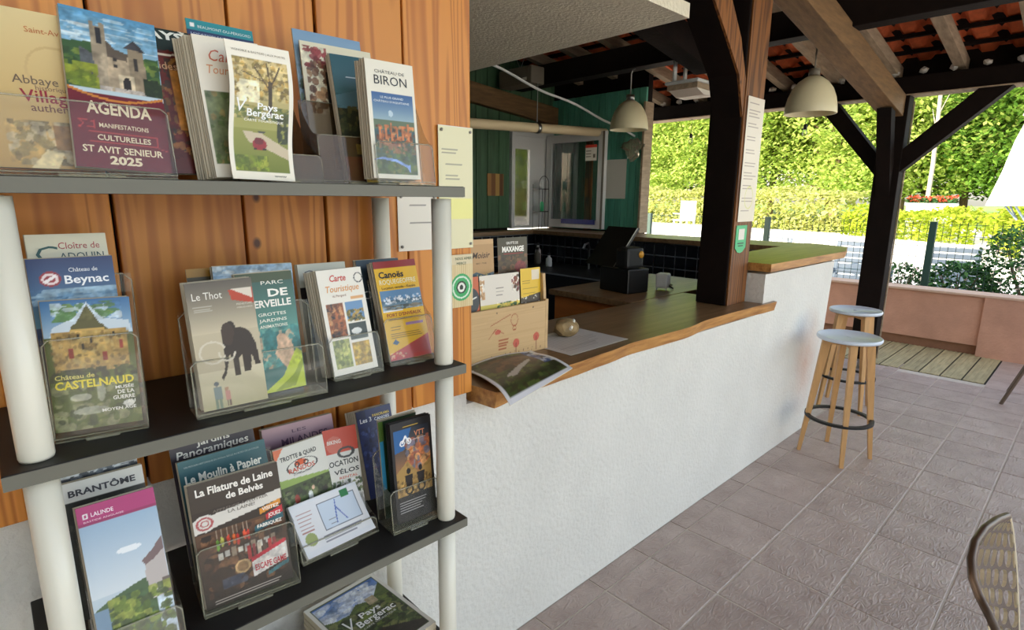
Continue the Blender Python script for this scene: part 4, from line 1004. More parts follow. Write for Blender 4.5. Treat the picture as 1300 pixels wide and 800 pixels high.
a = Art(.100, .218, (236, 230, 212), .0015); a.grad(.08, .04, .94, .73, (70, 86, 40), (60, 96, 140)); a.grad(.08, .50, .94, .73, (150, 176, 186), (50, 90, 146)); a.rect(.08, .42, .94, .50, (96, 112, 84)); a.blobs(.08, .04, .94, .30, [(60, 80, 34), (84, 104, 44), (110, 110, 50)], 60); a.blobs(.12, .28, .94, .46, [(190, 110, 60), (150, 84, 50), (220, 150, 90), (96, 60, 40)], 60, .05, .02); a.blobs(.1, .22, .94, .30, [(80, 84, 40), (150, 100, 60)], 24)
for k in range(6): a.rect(.18 + k * .12, .34, .22 + k * .12, .44 + .02 * (k % 3), (196, 120, 70))
a.ell(.45, .56, .05, .026, (190, 210, 220)); a.text('CHÂTEAU DE', .18, .895, .62, (50, 46, 44), .032).text('BIRON', .16, .80, .68, (26, 26, 30), .075).text('LE PLUS GRAND', .26, .685, .48, (226, 234, 240), .018, .01).text('CHÂTEAU D\'AQUITAINE', .12, .65, .74, (226, 234, 240), .022, .01)
a.poly([(.0, .155), (.2, .185), (.5, .17), (.75, .12), (.80, .13), (.80, .05), (.72, .10), (.5, .145), (.2, .165)], (130, 160, 220))
leaflet('leaflet', 'white and blue leaflet reading CHATEAU DE BIRON on the top shelf', 'leaflet', a, .607, .966, z + .012, -4.5, 7, -.5, .002, copies=8, step=.0035, clabel='further castle leaflet stacked behind the Biron one')
holder('clear holder around the Biron leaflet at the right end of the top shelf', .625, .960, z + .0003, .125, .05, .165, .08, -4, 8, m='acrylic')
holder('clear holder with dark leaflets left of the Biron holder, top shelf', .56, 1.02, z + .0003, .16, .07, .16, .09, -3, 10, m='acrylic_smoke')

# ---------------------------------------------------------------- second shelf
z = SH[1]
a = Art(.105, .212, (228, 226, 206)); a.text('Cloître de', .38, .885, .52, (170, 60, 70), .05).text('C', .10, .79, .27, (40, 90, 90), .12).text('ADOUIN', .38, .80, .56, (30, 70, 80), .055)
leaflet('leaflet', 'cream leaflet reading Cloitre de Cadouin at the back of the left holder', 'leaflet', a, .103, 1.135, z + .095, -1.5, 10.5, 0, .002, copies=2, clabel='further cream cloister leaflet behind the front one')
a = Art(.108, .212, (34, 60, 110)); a.grad(0, .5, 1, 1, (90, 150, 180), (30, 50, 100)); a.blobs(0, .66, 1, .78, [(150, 180, 200), (110, 150, 180)], 20, .2, .02); a.ell(.24, .85, .12, .055, (150, 30, 44)); a.ring(.24, .85, .08, .035, .2, (240, 220, 220)); a.line(.18, .83, .30, .87, .02, (250, 240, 240)); a.text('Château de', .46, .895, .34, (240, 244, 248), .03).text('Beynac', .40, .81, .52, (244, 246, 250), .06, .02)
leaflet('leaflet', 'blue leaflet reading Chateau de Beynac in the middle tier of the left holder', 'leaflet', a, .098, 1.085, z + .060, -2.5, 7.5, 0, .002, copies=3, clabel='further blue Beynac leaflet stacked behind the front one')
a = Art(.110, .200, (96, 104, 50), .0015); a.grad(0, .72, 1, 1, (170, 196, 216), (60, 110, 160)); a.blobs(.1, .84, .9, .98, [(200, 216, 226), (90, 130, 80), (120, 150, 70)], 26, .1, .03)
a.poly([(.10, .80), (.34, .86), (.50, .98), (.66, .85), (.96, .82), (1, .72), (.06, .72)], (206, 220, 230)); a.poly([(.30, .80), (.36, .82), (.50, .96), (.62, .82), (.66, .80), (.72, .76), (.28, .74)], (96, 92, 56)); a.rect(.08, .44, .92, .76, (186, 150, 84)); a.rect(.28, .50, .68, .78, (206, 170, 96)); a.blobs(.05, .44, .95, .76, [(206, 176, 110), (150, 118, 64), (120, 96, 56)], 60, .03, .02); a.blobs(.0, .38, 1, .47, [(70, 76, 40), (60, 60, 40)], 30)
for q in ((.25, .56), (.62, .52), (.82, .60)): a.rect(q[0], q[1], q[0] + .05, q[1] + .07, (160, 60, 50))
for q in ((.4, .62), (.5, .66), (.76, .70), (.35, .7)): a.rect(q[0], q[1], q[0] + .025, q[1] + .04, (50, 44, 36))
a.blobs(0, 0, 1, .38, [(90, 100, 50), (120, 124, 70), (70, 76, 44), (150, 150, 110)], 60, .08, .04); a.ell(.32, .25, .12, .03, (206, 204, 190), .7); a.ell(.55, .28, .05, .08, (190, 190, 176), .7); a.ell(.42, .14, .2, .03, (196, 196, 180), .7); a.ell(.86, .16, .07, .025, (230, 230, 220))
a.text('Château de', .06, .40, .44, (240, 226, 120), .035, .01).text('CASTELNAUD', .05, .325, .90, (246, 226, 60), .062, .03)
for k, q in enumerate(('MUSÉE', 'DE LA', 'GUERRE', 'AU', 'MOYEN ÂGE')): wq = (.22, .20, .26, .10, .40)[k]; a.text(q, .94 - wq, .285 - k * .042, wq, (248, 246, 236), .03, .02)
leaflet('leaflet', 'leaflet reading CASTELNAUD with a fortress photo, front of the left holder', 'leaflet', a, .099, 1.036, z + .012, -12, 6, -.5, .002, copies=4, clabel='further fortress leaflet stacked behind the Castelnaud one')
holder('tiered clear holder with the Castelnaud leaflet at the left end', .100, 1.026, z + .0003, .118, .11, .235, .155, -10, 6, tiers=((.035, .05, .13), (.07, .09, .11)))
a = Art(.09, .225, (70, 60, 30)); a.rect(0, .93, 1, 1, (180, 130, 40)); a.blobs(0, .3, 1, .9, [(50, 44, 24), (84, 76, 36), (110, 90, 40)], 40); a.rect(0, 0, 1, .28, (110, 26, 36))
leaflet('leaflet', 'dark yellow-topped leaflet in the small holder left of the mammoth leaflet', 'leaflet', a, .322, 1.165, z + .006, 0, 8, 0, .003)
a = Art(.15, .225, (150, 176, 196)); a.blobs(0, .6, 1, 1, [(176, 196, 210), (120, 150, 176), (206, 214, 216)], 30, .1, .02)
leaflet('leaflet', 'pale blue leaflet sticking out behind the mammoth leaflet', 'leaflet', a, .385, 1.13, z + .010, -3, 9, -1, .003, copies=3, clabel='further pale blue leaflet behind the mammoth leaflet')
holder('small clear holder left of the mammoth leaflet on the second shelf', .335, 1.11, z + .0003, .10, .05, .18, .09, 0, 8)
a = Art(.102, .218, (196, 184, 156), .0015); a.grad(0, .6, 1, 1, (206, 194, 166), (90, 84, 76)); a.grad(0, 0, 1, .3, (176, 170, 130), (214, 204, 176))
DKM = (44, 34, 30)
a.poly([(.50, .64), (.56, .68), (.62, .67), (.66, .62), (.74, .62), (.84, .58), (.93, .48), (.96, .30), (.88, .30), (.84, .40), (.80, .26), (.70, .26), (.69, .40), (.64, .38), (.64, .24), (.54, .24), (.55, .36), (.50, .42), (.46, .34), (.42, .27), (.36, .22), (.33, .24), (.40, .30), (.42, .40), (.42, .50), (.44, .60)], DKM)
a.ell(.52, .58, .1, .09, (60, 44, 38)); a.ell(.74, .50, .16, .11, DKM)
for th0, th1, cx, cy, rx_, ry_ in ((20, 340, .26, .45, .19, .085), (180, 350, .47, .44, .12, .07)):
    pv = None
    for t_ in range(th0, th1, 12):
        q = (cx + rx_ * cos(R(t_)), cy + ry_ * sin(R(t_)))
        if pv: a.line(pv[0], pv[1], q[0], q[1], .016, (216, 208, 190))
        pv = q
GP = (110, 130, 110); a.ell(.24, .20, .035, .02, (90, 100, 110)); a.rect(.18, .07, .30, .18, (110, 130, 130)); a.rect(.19, .0, .23, .08, GP); a.rect(.25, .0, .29, .08, GP); a.ell(.38, .15, .03, .017, (170, 130, 100)); a.rect(.345, .06, .42, .135, (190, 130, 120)); a.rect(.36, .01, .385, .06, (90, 60, 50)); a.rect(.395, .01, .42, .06, (90, 60, 50))
a.poly([(.62, .92), (1, .93), (1, .80), (.66, .84)], (186, 60, 34)); a.poly([(.64, .93), (.98, .84), (.98, .93)], (226, 216, 200))
a.text('Le Thot', .08, .865, .44, (244, 240, 230), .055).text('PREHISTOIRE', .72, .795, .24, (230, 220, 200), .016).text('PÉRIGORD', .72, .77, .24, (230, 220, 200), .014); a.lines(.08, .83, .4, 4, .018, (190, 184, 170), 3)
leaflet('leaflet', 'leaflet reading Le Thot with a black mammoth on beige', 'leaflet', a, .288, .998, z + .010, -8, 4.5, 2.2, .002, copies=5, step=.004, clabel='further mammoth leaflet stacked behind the front one')
a = Art(.100, .222, (50, 110, 110)); a.grad(0, .5, 1, 1, (90, 150, 140), (40, 80, 70)); a.rect(0, .93, 1, 1, (60, 74, 44)); a.blobs(0, .2, 1, .55, [(60, 130, 130), (90, 160, 150), (200, 170, 140)], 40, .08, .05); a.ell(.66, .40, .12, .08, (206, 170, 140)); a.poly([(.48, .34), (.66, .46), (.84, .40), (.86, .2), (.72, .16), (.6, .24)], (210, 176, 146)); a.ell(.45, .42, .12, .11, (50, 120, 120)); a.poly([(.2, .0), (.6, .12), (.9, .34), (1, .30), (1, 0)], (190, 206, 60)); a.poly([(.4, .0), (.8, .12), (1, .26), (1, .2), (.8, .02)], (140, 160, 40))
a.text('PARC', .42, .90, .4, (246, 244, 230), .03).text('DE', .52, .80, .36, (250, 246, 236), .062, .03).text('MERVEILLE', .12, .715, .80, (250, 246, 236), .058, .03)
for k, q in enumerate(('GROTTES', 'JARDINS', 'ANIMATIONS')): a.text(q, .30, .64 - k * .05, .5, (240, 240, 226), .026, .01)
leaflet('leaflet', 'teal leaflet with stone figures half behind the mammoth leaflet', 'leaflet', a, .372, 1.022, z + .010, -2, 9, .5, .002, copies=3, clabel='further teal leaflet stacked behind the front one')
holder('wide clear holder with the mammoth leaflet on the second shelf', .335, .990, z + .0003, .222, .055, .17, .095, -4, 8)
a = Art(.108, .225, (206, 206, 190)); a.text('C', .1, .86, .2, (110, 110, 110), .08).text('hanterelle', .3, .88, .6, (130, 130, 130), .05); a.rect(0, 0, 1, .78, (40, 30, 30))
leaflet('leaflet', 'grey-white leaflet behind the white Carte Touristique stack', 'leaflet', a, .532, 1.125, z + .004, 0, 10, 0, .003, copies=2, clabel='further grey-white leaflet behind the Carte Touristique stack')
a = Art(.100, .218, (240, 234, 220), .0015); a.rect(.08, .36, .46, .68, (170, 100, 60)); a.blobs(.08, .36, .46, .68, [(206, 150, 100), (110, 70, 50), (150, 90, 60), (60, 50, 50)], 50, .05, .025); a.rect(.50, .50, .90, .68, (110, 150, 190)); a.blobs(.50, .48, .90, .60, [(190, 150, 60), (120, 110, 50), (60, 70, 50)], 24, .05, .02); a.rect(.50, .31, .90, .47, (60, 70, 66)); a.ell(.66, .39, .12, .03, (226, 226, 220)); a.rect(.08, .06, .46, .33, (150, 160, 80)); a.blobs(.08, .06, .46, .33, [(190, 190, 110), (110, 120, 60)], 24); a.rect(.50, .06, .90, .28, (190, 150, 50)); a.blobs(.50, .06, .90, .28, [(214, 180, 70), (150, 120, 40)], 24)
a.ring(.9, .90, .09, .045, .12, (70, 70, 70)); a.text('Carte', .26, .885, .36, (206, 84, 70), .062, .02, .2).text('Touristique', .14, .785, .74, (226, 160, 90), .06, .01, .2).text('du Périgord', .26, .735, .30, (150, 110, 90), .022); a.rect(.66, .70, .94, .725, (226, 170, 110))
leaflet('touring_map', 'white map reading Carte Touristique with four photos, second shelf', 'map', a, .539, 1.040, z + .008, 0, 13.5, 1.2, .002, copies=7, step=.0042, clabel='further Carte Touristique map stacked behind the front one', dx=.0018)
holder('clear holder around the Carte Touristique maps', .540, 1.030, z + .0003, .112, .048, .14, .085, 0, 13)
a = Art(.108, .225, (30, 40, 44)); a.grad(0, 0, 1, 1, (24, 26, 26), (50, 70, 84)); a.text('C', .02, .6, .2, (190, 190, 190), .08)
leaflet('leaflet', 'dark leaflet behind the yellow canoe leaflet', 'leaflet', a, .668, 1.115, z + .006, -3, 14, 0, .002, copies=3, clabel='further dark leaflet behind the yellow canoe leaflet')
a = Art(.106, .225, (236, 186, 30), .0015); a.rect(0, .93, 1, 1, (150, 40, 34)); a.text('Canoës', .08, .83, .58, (24, 24, 30), .065, .03).text('ROQUEGEOFFRE', .07, .765, .86, (244, 236, 190), .048, .02).text('Location canoës - Kayaks', .10, .715, .80, (60, 50, 20), .026, .01); a.rect(.04, .50, 1, .70, (96, 140, 180)); a.grad(.04, .50, 1, .60, (150, 180, 196), (70, 100, 120)); a.blobs(.1, .56, .98, .64, [(240, 240, 240), (226, 230, 236)], 26, .03, .015); a.blobs(.04, .50, .98, .55, [(80, 84, 80), (140, 130, 110)], 20, .1, .01)
a.rect(.04, .485, .5, .50, (240, 240, 240)); a.text("PORT D'ENVEAUX", .10, .435, .82, (150, 40, 30), .034, .02); a.lines(.12, .40, .95, 1, .02, (120, 80, 20)); a.rect(.5, .33, .92, .36, (160, 120, 170)); a.lines(.14, .33, .46, 2, .03, (90, 60, 20), 4); a.lines(.12, .26, .9, 3, .02, (120, 80, 20), 5); a.poly([(.12, .17), (.2, .21), (.28, .17), (.2, .15)], (60, 96, 130)); a.poly([(0, 0), (1, 0), (1, .22), (.5, .14), (0, .06)], (190, 50, 50)); a.poly([(.5, .04), (1, .04), (1, .20), (.5, .13)], (176, 60, 64)); a.blobs(.02, .02, .4, .08, [(226, 190, 150), (190, 60, 50)], 16, .04, .012)
leaflet('leaflet', 'yellow leaflet reading Canoes and PORT D\'ENVEAUX, right end of the second shelf', 'leaflet', a, .682, 1.050, z + .010, -4.5, 17, 1.2, .002, copies=5, step=.004, clabel='further yellow canoe leaflet stacked behind the front one')
holder('clear holder around the yellow canoe leaflet', .682, 1.040, z + .0003, .120, .05, .19, .10, -4.5, 16)

# ---------------------------------------------------------------- third shelf
z = SH[2]
a = Art(.117, .235, (60, 66, 74)); a.rect(0, .90, 1, 1, (200, 206, 210)); a.blobs(0, .80, 1, .92, [(60, 70, 80), (110, 120, 130), (30, 36, 44)], 40, .06, .02); a.text('ROMANE', .3, .92, .44, (70, 74, 80), .04); a.lines(.78, .96, .98, 4, .015, (120, 120, 130))
leaflet('leaflet', 'grey leaflet at the back behind the BRANTOME leaflet', 'leaflet', a, .098, 1.122, z + .062, -1.5, 15, 0, .002)
a = Art(.118, .235, (30, 36, 32)); a.rect(0, .86, 1, 1, (226, 226, 220)); a.text('BRANTÔME', .07, .895, .82, (60, 60, 66), .058, .03); a.blobs(0, .55, 1, .84, [(40, 46, 40), (70, 74, 66), (20, 24, 22)], 50)
leaflet('leaflet', 'white-topped leaflet reading BRANTOME in the left holder of the third shelf', 'leaflet', a, .101, 1.095, z + .040, -1, 15, 0, .002, copies=2, clabel='further BRANTOME leaflet behind the front one')
a = Art(.106, .270, (190, 204, 214), .0016); a.grad(0, .45, 1, .9, (214, 222, 228), (150, 178, 204)); a.rect(0, .90, 1, 1, (176, 40, 110)); a.rect(0, .885, 1, .90, (150, 26, 90)); a.rect(.07, .925, .13, .955, (240, 240, 240)); a.rect(.09, .933, .11, .947, (176, 40, 110)); a.text('LALINDE', .17, .93, .28, (248, 230, 240), .024, .01).text('BASTIDE ANGLAISE', .07, .902, .5, (240, 210, 226), .010)
a.poly([(0, .38), (.2, .42), (.5, .46), (.72, .48), (.8, .40), (.8, .1), (0, .1)], (70, 96, 60)); a.poly([(.70, .48), (.72, .58), (.84, .62), (.86, .60), (1, .66), (1, .34), (.74, .34)], (190, 180, 176)); a.poly([(.68, .58), (.84, .63), (1, .70), (1, .62), (.84, .57), (.72, .55)], (120, 96, 96)); a.rect(.90, .34, 1, .44, (110, 96, 90)); a.poly([(0, .38), (.22, .38), (.20, 0), (0, 0)], (120, 146, 170)); a.blobs(.18, .0, 1, .42, [(110, 130, 50), (80, 100, 40), (150, 160, 70), (70, 84, 50)], 90, .08, .03); a.ell(.55, .68, .16, .02, (236, 240, 244)); a.ell(.5, .12, .1, .02, (50, 44, 40))
leaflet('leaflet', 'pink-topped leaflet reading LALINDE with a river bank photo', 'leaflet', a, .105, .975, z + .006, -2, 17, .5, .002, copies=3, clabel='further pink-topped leaflet behind the Lalinde one')
holder('tiered clear holder with the Lalinde leaflet at the left end of the third shelf', .105, .972, z + .0003, .122, .13, .22, .07, -2, 15, tiers=((.045, .03, .15), (.09, .05, .15)))
a = Art(.158, .24, (44, 30, 44)); a.text('Jardins', .30, .95, .4, (240, 236, 226), .05, .02).text('Panoramiques', .06, .875, .86, (240, 236, 226), .062, .02, .1)
leaflet('leaflet', 'dark purple leaflet reading Panoramiques at the back of the big holder', 'leaflet', a, .293, 1.132, z + .040, 1.5, 14.5, 0, .002)
a = Art(.160, .228, (30, 84, 92)); a.grad(0, .5, 1, 1, (20, 60, 66), (40, 100, 108)); a.text('UN MOULIN HISTORIQUE DU XVIème SIÈCLE AU BORD DE LA COUZE', .06, .935, .86, (190, 210, 206), .018).text('Le Moulin à Papier', .05, .80, .88, (244, 244, 232), .07, .03).text('de la Rouzique', .16, .71, .72, (90, 150, 156), .06, .02)
leaflet('leaflet', 'teal leaflet reading Le Moulin a Papier in the middle tier of the big holder', 'leaflet', a, .295, 1.085, z + .036, 0, 14, .3, .002, copies=2, clabel='further teal paper mill leaflet behind the front one')
a = Art(.154, .238, (54, 42, 34), .0016); a.rect(0, .78, 1, 1, (62, 50, 40)); a.poly([(0, .72), (1, .78), (1, .70), (0, .61)], (226, 220, 210)); a.text('La Filature de Laine', .07, .90, .86, (248, 242, 232), .058, .03).text('de Belvès', .38, .825, .42, (248, 242, 232), .052, .03).text('APPRENEZ À FEUTRER', .22, .745, .62, (120, 110, 100), .026, .01).text('LA LAINE!', .38, .71, .3, (120, 110, 100), .026, .01)
a.ell(.12, .68, .12, .068, (226, 220, 212)); a.ring(.12, .68, .08, .045, .15, (186, 90, 90)); a.ring(.12, .68, .04, .022, .2, (186, 90, 90))
a.grad(0, 0, 1, .60, (40, 28, 22), (96, 66, 46)); a.blobs(.05, .08, .95, .58, [(90, 60, 44), (60, 40, 30), (130, 90, 60), (40, 30, 26)], 90, .06, .035)
for k, (u_, c_) in enumerate(((.34, (220, 70, 50)), (.40, (226, 110, 50)), (.44, (214, 60, 50)), (.52, (220, 90, 60)), (.56, (190, 60, 50)), (.22, (110, 160, 60)), (.27, (190, 190, 90)))): a.ell(u_, .50 - .01 * (k % 3), .018, .045, c_); a.line(u_, .54, u_, .60, .006, (160, 140, 120))
for k in range(9): a.rect(.20 + k * .075, .36 + .01 * (k % 2), .255 + k * .075, .41 + .01 * (k % 3), [(226, 220, 206), (196, 190, 180), (150, 130, 110)][k % 3])
for k in range(6): a.rect(.52 + k * .06, .28, .56 + k * .06, .40, [(200, 60, 60), (150, 60, 60), (206, 190, 170), (90, 70, 60)][k % 4])
a.ell(.45, .25, .09, .055, (206, 170, 120)); a.ell(.45, .25, .065, .04, (150, 116, 80)); a.ell(.22, .20, .14, .10, (60, 42, 32)); a.blobs(.2, .12, .5, .2, [(80, 84, 100), (60, 64, 80)], 14)
a.poly([(.72, .66), (.97, .70), (.97, .655), (.72, .615)], (226, 150, 50)); a.text('VISITEZ', .75, .64, .20, (255, 250, 240), .028, .02).poly([(.78, .60), (.98, .64), (.98, .585), (.78, .545)], (206, 50, 60)); a.text('JOUEZ', .81, .575, .15, (255, 250, 240), .03, .02).poly([(.64, .53), (.98, .585), (.98, .535), (.64, .48)], (50, 96, 106)); a.text('FABRIQUEZ', .67, .51, .29, (255, 250, 240), .028, .02)
a.poly([(.55, .26), (.97, .33), (.97, .19), (.55, .13)], (232, 224, 216)); a.poly([(.55, .29), (.97, .36), (.97, .33), (.55, .255)], (200, 40, 60)); a.text('ESCAPE GAME', .58, .175, .37, (196, 40, 56), .05, .02); a.poly([(.72, .13), (.97, .18), (.97, .145), (.72, .10)], (70, 120, 126)); a.lines(.1, .05, .9, 2, .02, (190, 180, 170))
leaflet('leaflet', 'brown leaflet reading La Filature de Laine de Belves, front of the big holder', 'leaflet', a, .288, 1.018, z + .008, -6.5, 8, 1.5, .002, copies=4, clabel='further wool mill leaflet stacked behind the front one')
holder('tiered clear holder with the wool mill leaflet on the third shelf', .289, 1.008, z + .0003, .170, .12, .23, .125, -6, 9, tiers=((.045, .035, .10), (.08, .04, .12)))
a = Art(.162, .238, (150, 110, 130)); a.grad(0, .6, 1, 1, (120, 84, 110), (186, 150, 160)); a.text('LES', .4, .91, .2, (90, 60, 90), .03).text('MILANDES', .24, .80, .66, (80, 50, 80), .07, .01)
leaflet('leaflet', 'mauve leaflet reading MILANDES at the back of the third shelf', 'leaflet', a, .476, 1.165, z + .010, -2.5, 14, 0, .002, copies=3, clabel='further mauve leaflet stacked behind the front one')
a = Art(.114, .215, (226, 224, 214), .0016); a.poly([(0, .60), (.5, .56), (1, .52), (1, .62), (0, .68)], (150, 176, 90)); a.rect(0, .2, 1, .60, (70, 84, 50)); a.blobs(0, .2, 1, .58, [(84, 104, 56), (44, 56, 36), (120, 130, 90), (50, 44, 40)], 60); a.ell(.55, .42, .05, .06, (206, 210, 206)); a.ell(.62, .50, .03, .02, (226, 190, 160)); a.ring(.5, .32, .07, .05, .2, (30, 30, 30)); a.ring(.7, .34, .07, .05, .2, (30, 30, 30)); a.ring(.25, .36, .07, .05, .2, (200, 200, 200)); a.ell(.28, .44, .05, .05, (150, 60, 50)); a.poly([(0, 1), (.2, 1), (.0, .86)], (226, 120, 80))
a.text('TROTTE & QUAD', .10, .86, .72, (40, 44, 44), .045, .02).text('RANDOS', .22, .72, .52, (200, 70, 40), .045, .02).text('DU PÉRIGORD', .3, .685, .36, (70, 70, 70), .018); a.ring(.5, .765, .30, .07, .05, (40, 40, 40)); a.ell(.47, .80, .12, .03, (220, 90, 40)); a.ring(.40, .785, .04, .022, .3, (30, 30, 30)); a.ring(.58, .785, .04, .022, .3, (30, 30, 30))
leaflet('leaflet', 'white leaflet reading TROTTE & QUAD RANDOS on the third shelf', 'leaflet', a, .459, 1.112, z + .010, 2, 12, 2, .002, copies=2, clabel='further TROTTE & QUAD leaflet behind the front one')
a = Art(.080, .218, (228, 226, 218), .0016); a.rect(0, .74, 1, 1, (206, 70, 44)); a.ell(.3, .83, .24, .09, (214, 110, 90)); a.text('BIKING', .10, .84, .4, (250, 240, 230), .04, .02); a.lines(.58, .93, .95, 4, .03, (250, 220, 200)); a.ring(.62, .73, .22, .05, .2, (60, 60, 60)); a.text('LOCATION', -.0, .60, .95, (40, 44, 44), .058, .02).text('VÉLOS', .2, .51, .75, (40, 44, 44), .058, .02).text('RENTAL', .34, .455, .55, (206, 90, 60), .026, .01); a.blobs(0, .2, 1, .44, [(70, 90, 50), (50, 60, 40), (110, 120, 80)], 30)
leaflet('leaflet', 'white and orange leaflet reading LOCATION VELOS behind the map sheet', 'leaflet', a, .543, 1.116, z + .010, -5, 15, -1.5, .002)
a = Art(.160, .115, (234, 236, 240), .0016); a.rect(.02, .1, .98, .95, (238, 238, 240)); a.rect(.36, .34, .92, .86, (214, 226, 240)); a.line(.36, .34, .92, .34, .006, (60, 70, 90)).line(.36, .86, .92, .86, .006, (60, 70, 90)).line(.36, .34, .36, .86, .006, (60, 70, 90)).line(.92, .34, .92, .86, .006, (60, 70, 90)); a.line(.55, .4, .62, .82, .008, (96, 120, 190)).line(.7, .4, .6, .7, .008, (96, 120, 190)); a.rect(.72, .80, .84, .95, (50, 130, 70)); a.lines(.46, .50, .56, 4, .08, (140, 140, 150)); a.lines(.06, .8, .28, 6, .07, (190, 140, 130)); a.ell(.14, .30, .08, .12, (170, 180, 120)); a.lines(.3, .25, .9, 3, .05, (150, 150, 160))
def curl(x, y, zz): return (x, y - .020 * (1 - zz / .115) ** 2, zz)
leaflet('map_sheet', 'white sheet with a small printed map in the low front holder', 'map', a, .485, 1.052, z + .006, 2.5, 34, .5, .003, warp=curl, edge='paper', copies=2, clabel='further white map sheet under the front one')
holder('low clear holder under the white map sheet', .487, 1.045, z + .0003, .180, .075, .12, .035, 2, 18)
a = Art(.098, .222, (30, 44, 96)); a.rect(0, .9, .25, 1, (20, 30, 70)); a.text('Les 3', .08, .86, .32, (226, 230, 240), .05, .02).text('PANORAMA', .44, .90, .5, (226, 200, 90), .032, .02).text('CANOES', .48, .855, .44, (226, 230, 240), .034, .02); a.blobs(0, .3, 1, .8, [(20, 30, 70), (40, 60, 120), (60, 80, 140)], 30)
leaflet('leaflet', 'dark blue leaflet reading CANOES behind the right pole side holder', 'leaflet', a, .672, 1.165, z + .010, 0, 15, 0, .002, copies=5, step=.004, clabel='further dark blue canoe leaflet behind the front one', dx=.0035)
a = Art(.10, .235, (36, 60, 36)); a.rect(0, .8, .12, 1, (90, 120, 50)); a.rect(0, .3, .10, .8, (60, 150, 190)); a.lines(.3, .92, .9, 2, .02, (200, 200, 190))
leaflet('leaflet', 'dark green leaflet with blue spine stripe behind the mountain bike leaflet', 'leaflet', a, .655, 1.06, z + .012, -2, 5, 0, .003, copies=3, step=.006, clabel='further dark green leaflet behind the mountain bike leaflet', dx=-.003)
a = Art(.106, .240, (30, 30, 34), .0015); a.rect(.06, .26, .94, .92, (60, 60, 60)); a.grad(.06, .40, .94, .92, (190, 130, 80), (34, 44, 60)); a.poly([(.06, .70), (.06, .92), (.5, .92), (.3, .72)], (40, 100, 160)); a.blobs(.3, .5, .94, .82, [(206, 120, 70), (230, 170, 110), (160, 90, 70), (120, 120, 140)], 40, .08, .04); a.poly([(.06, .50), (.35, .60), (.6, .46), (.94, .58), (.94, .26), (.06, .26)], (176, 140, 80)); a.blobs(.06, .26, .94, .44, [(150, 116, 66), (110, 86, 50), (206, 170, 100)], 40)
for u_ in (.36, .66): a.ell(u_, .50, .05, .03, (24, 22, 24)); a.poly([(u_ - .1, .46), (u_ + .1, .46), (u_ + .07, .34), (u_ - .07, .34)], (36, 30, 30)); a.ring(u_, .31, .08, .04, .25, (20, 20, 20))
a.ring(.26, .785, .05, .024, .25, (250, 250, 250)); a.ring(.42, .795, .05, .024, .25, (250, 250, 250)); a.line(.26, .79, .34, .85, .02, (250, 250, 250)).line(.34, .85, .42, .79, .02, (250, 250, 250)); a.text('VTT', .56, .83, .26, (226, 150, 110), .05, .02).lines(.52, .80, .86, 1, .02, (200, 190, 190)).lines(.30, .945, .7, 1, .02, (220, 180, 60)); a.lines(.1, .2, .8, 5, .025, (190, 190, 190))
leaflet('leaflet', 'dark leaflet with two mountain bikers at the right end of the third shelf', 'leaflet', a, .664, 1.018, z + .012, -2.5, 5, 0, .002, copies=3, step=.005, clabel='further mountain bike leaflet behind the front one', edge='black_satin')
holder('clear holder around the mountain bike leaflet', .655, 1.006, z + .0003, .125, .07, .17, .10, -2.5, 6)

# ---------------------------------------------------------------- bottom visible shelf: lying magazines
z = SH[3]
def lying(label, art, x, y, zz, yaw, n, th, sl=0, cl=None, name='magazine'):
    for k in range(n):
        last = k == n - 1; q = (k * 37 % 11 - 5) / 5
        o = thing(name, label if last else cl, 'magazine', (x + q * .0025 * (not last), y + q * .002 * (not last), zz + th * k), (R(-90 + sl), 0, R(yaw)) if 0 else (Matrix.Rotation(R(yaw), 3, 'Z') @ Matrix.Rotation(R(-90 + sl), 3, 'X')).to_euler(), None if last else cl)
        # local: x right, z -> forward (away), y -> down
        me = lying.cache.setdefault(id(art), MB().box(-art.w / 2, .0004, 0, art.w / 2, th - .0003, art.h).mesh('pages', 'paper_edge'))
        place('pages', me, o)
        if last:
            cv = place('cover', art.cover(), o); lt = art.lettering()
            if lt: place('lettering', lt, cv)
lying.cache = {}
a = Art(.205, .275, (70, 84, 44), .0022); a.grad(.06, .62, .94, .94, (206, 214, 226), (70, 110, 180)); a.blobs(.06, .66, .94, .92, [(226, 230, 238), (150, 170, 210), (190, 200, 220)], 24, .14, .05); a.poly([(.06, .70), (.3, .62), (.5, .72), (.7, .66), (.94, .84), (.94, .05), (.06, .05)], (84, 100, 50)); a.blobs(.06, .05, .94, .66, [(60, 74, 36), (110, 124, 56), (44, 50, 34), (130, 130, 80)], 110, .08, .04); a.rect(.62, .62, .76, .72, (176, 160, 130)); a.poly([(.06, .2), (.5, .30), (.94, .12), (.94, .05), (.06, .05)], (50, 44, 36))
for u0, v0, u1, v1 in ((0, 0, 1, .045), (0, .955, 1, 1), (0, 0, .05, 1), (.95, 0, 1, 1)): a.rect(u0, v0, u1, v1, (232, 228, 218))
a.text('V', .20, .46, .14, (250, 250, 246), .14, 0, .2).text('Pays', .42, .52, .28, (250, 250, 246), .07, .02).text('Bergerac', .32, .43, .52, (250, 250, 246), .08, .02).text('CARTE TOURISTIQUE', .34, .385, .46, (240, 240, 230), .02)
lying('landscape magazine reading Pays Bergerac on top of the stack on the lowest visible shelf', a, .60, 1.0, z + .003, 5, 10, .0105, 0, 'magazine lying in the stack below the Pays Bergerac cover')
a = Art(.17, .24, (206, 210, 216)); a.rect(.55, .55, .9, .72, (150, 156, 170)); a.poly([(.3, .5), (.42, .62), (.5, .56), (.4, .48)], (30, 34, 44)); a.lines(.2, .9, .9, 4, .05, (120, 126, 140))
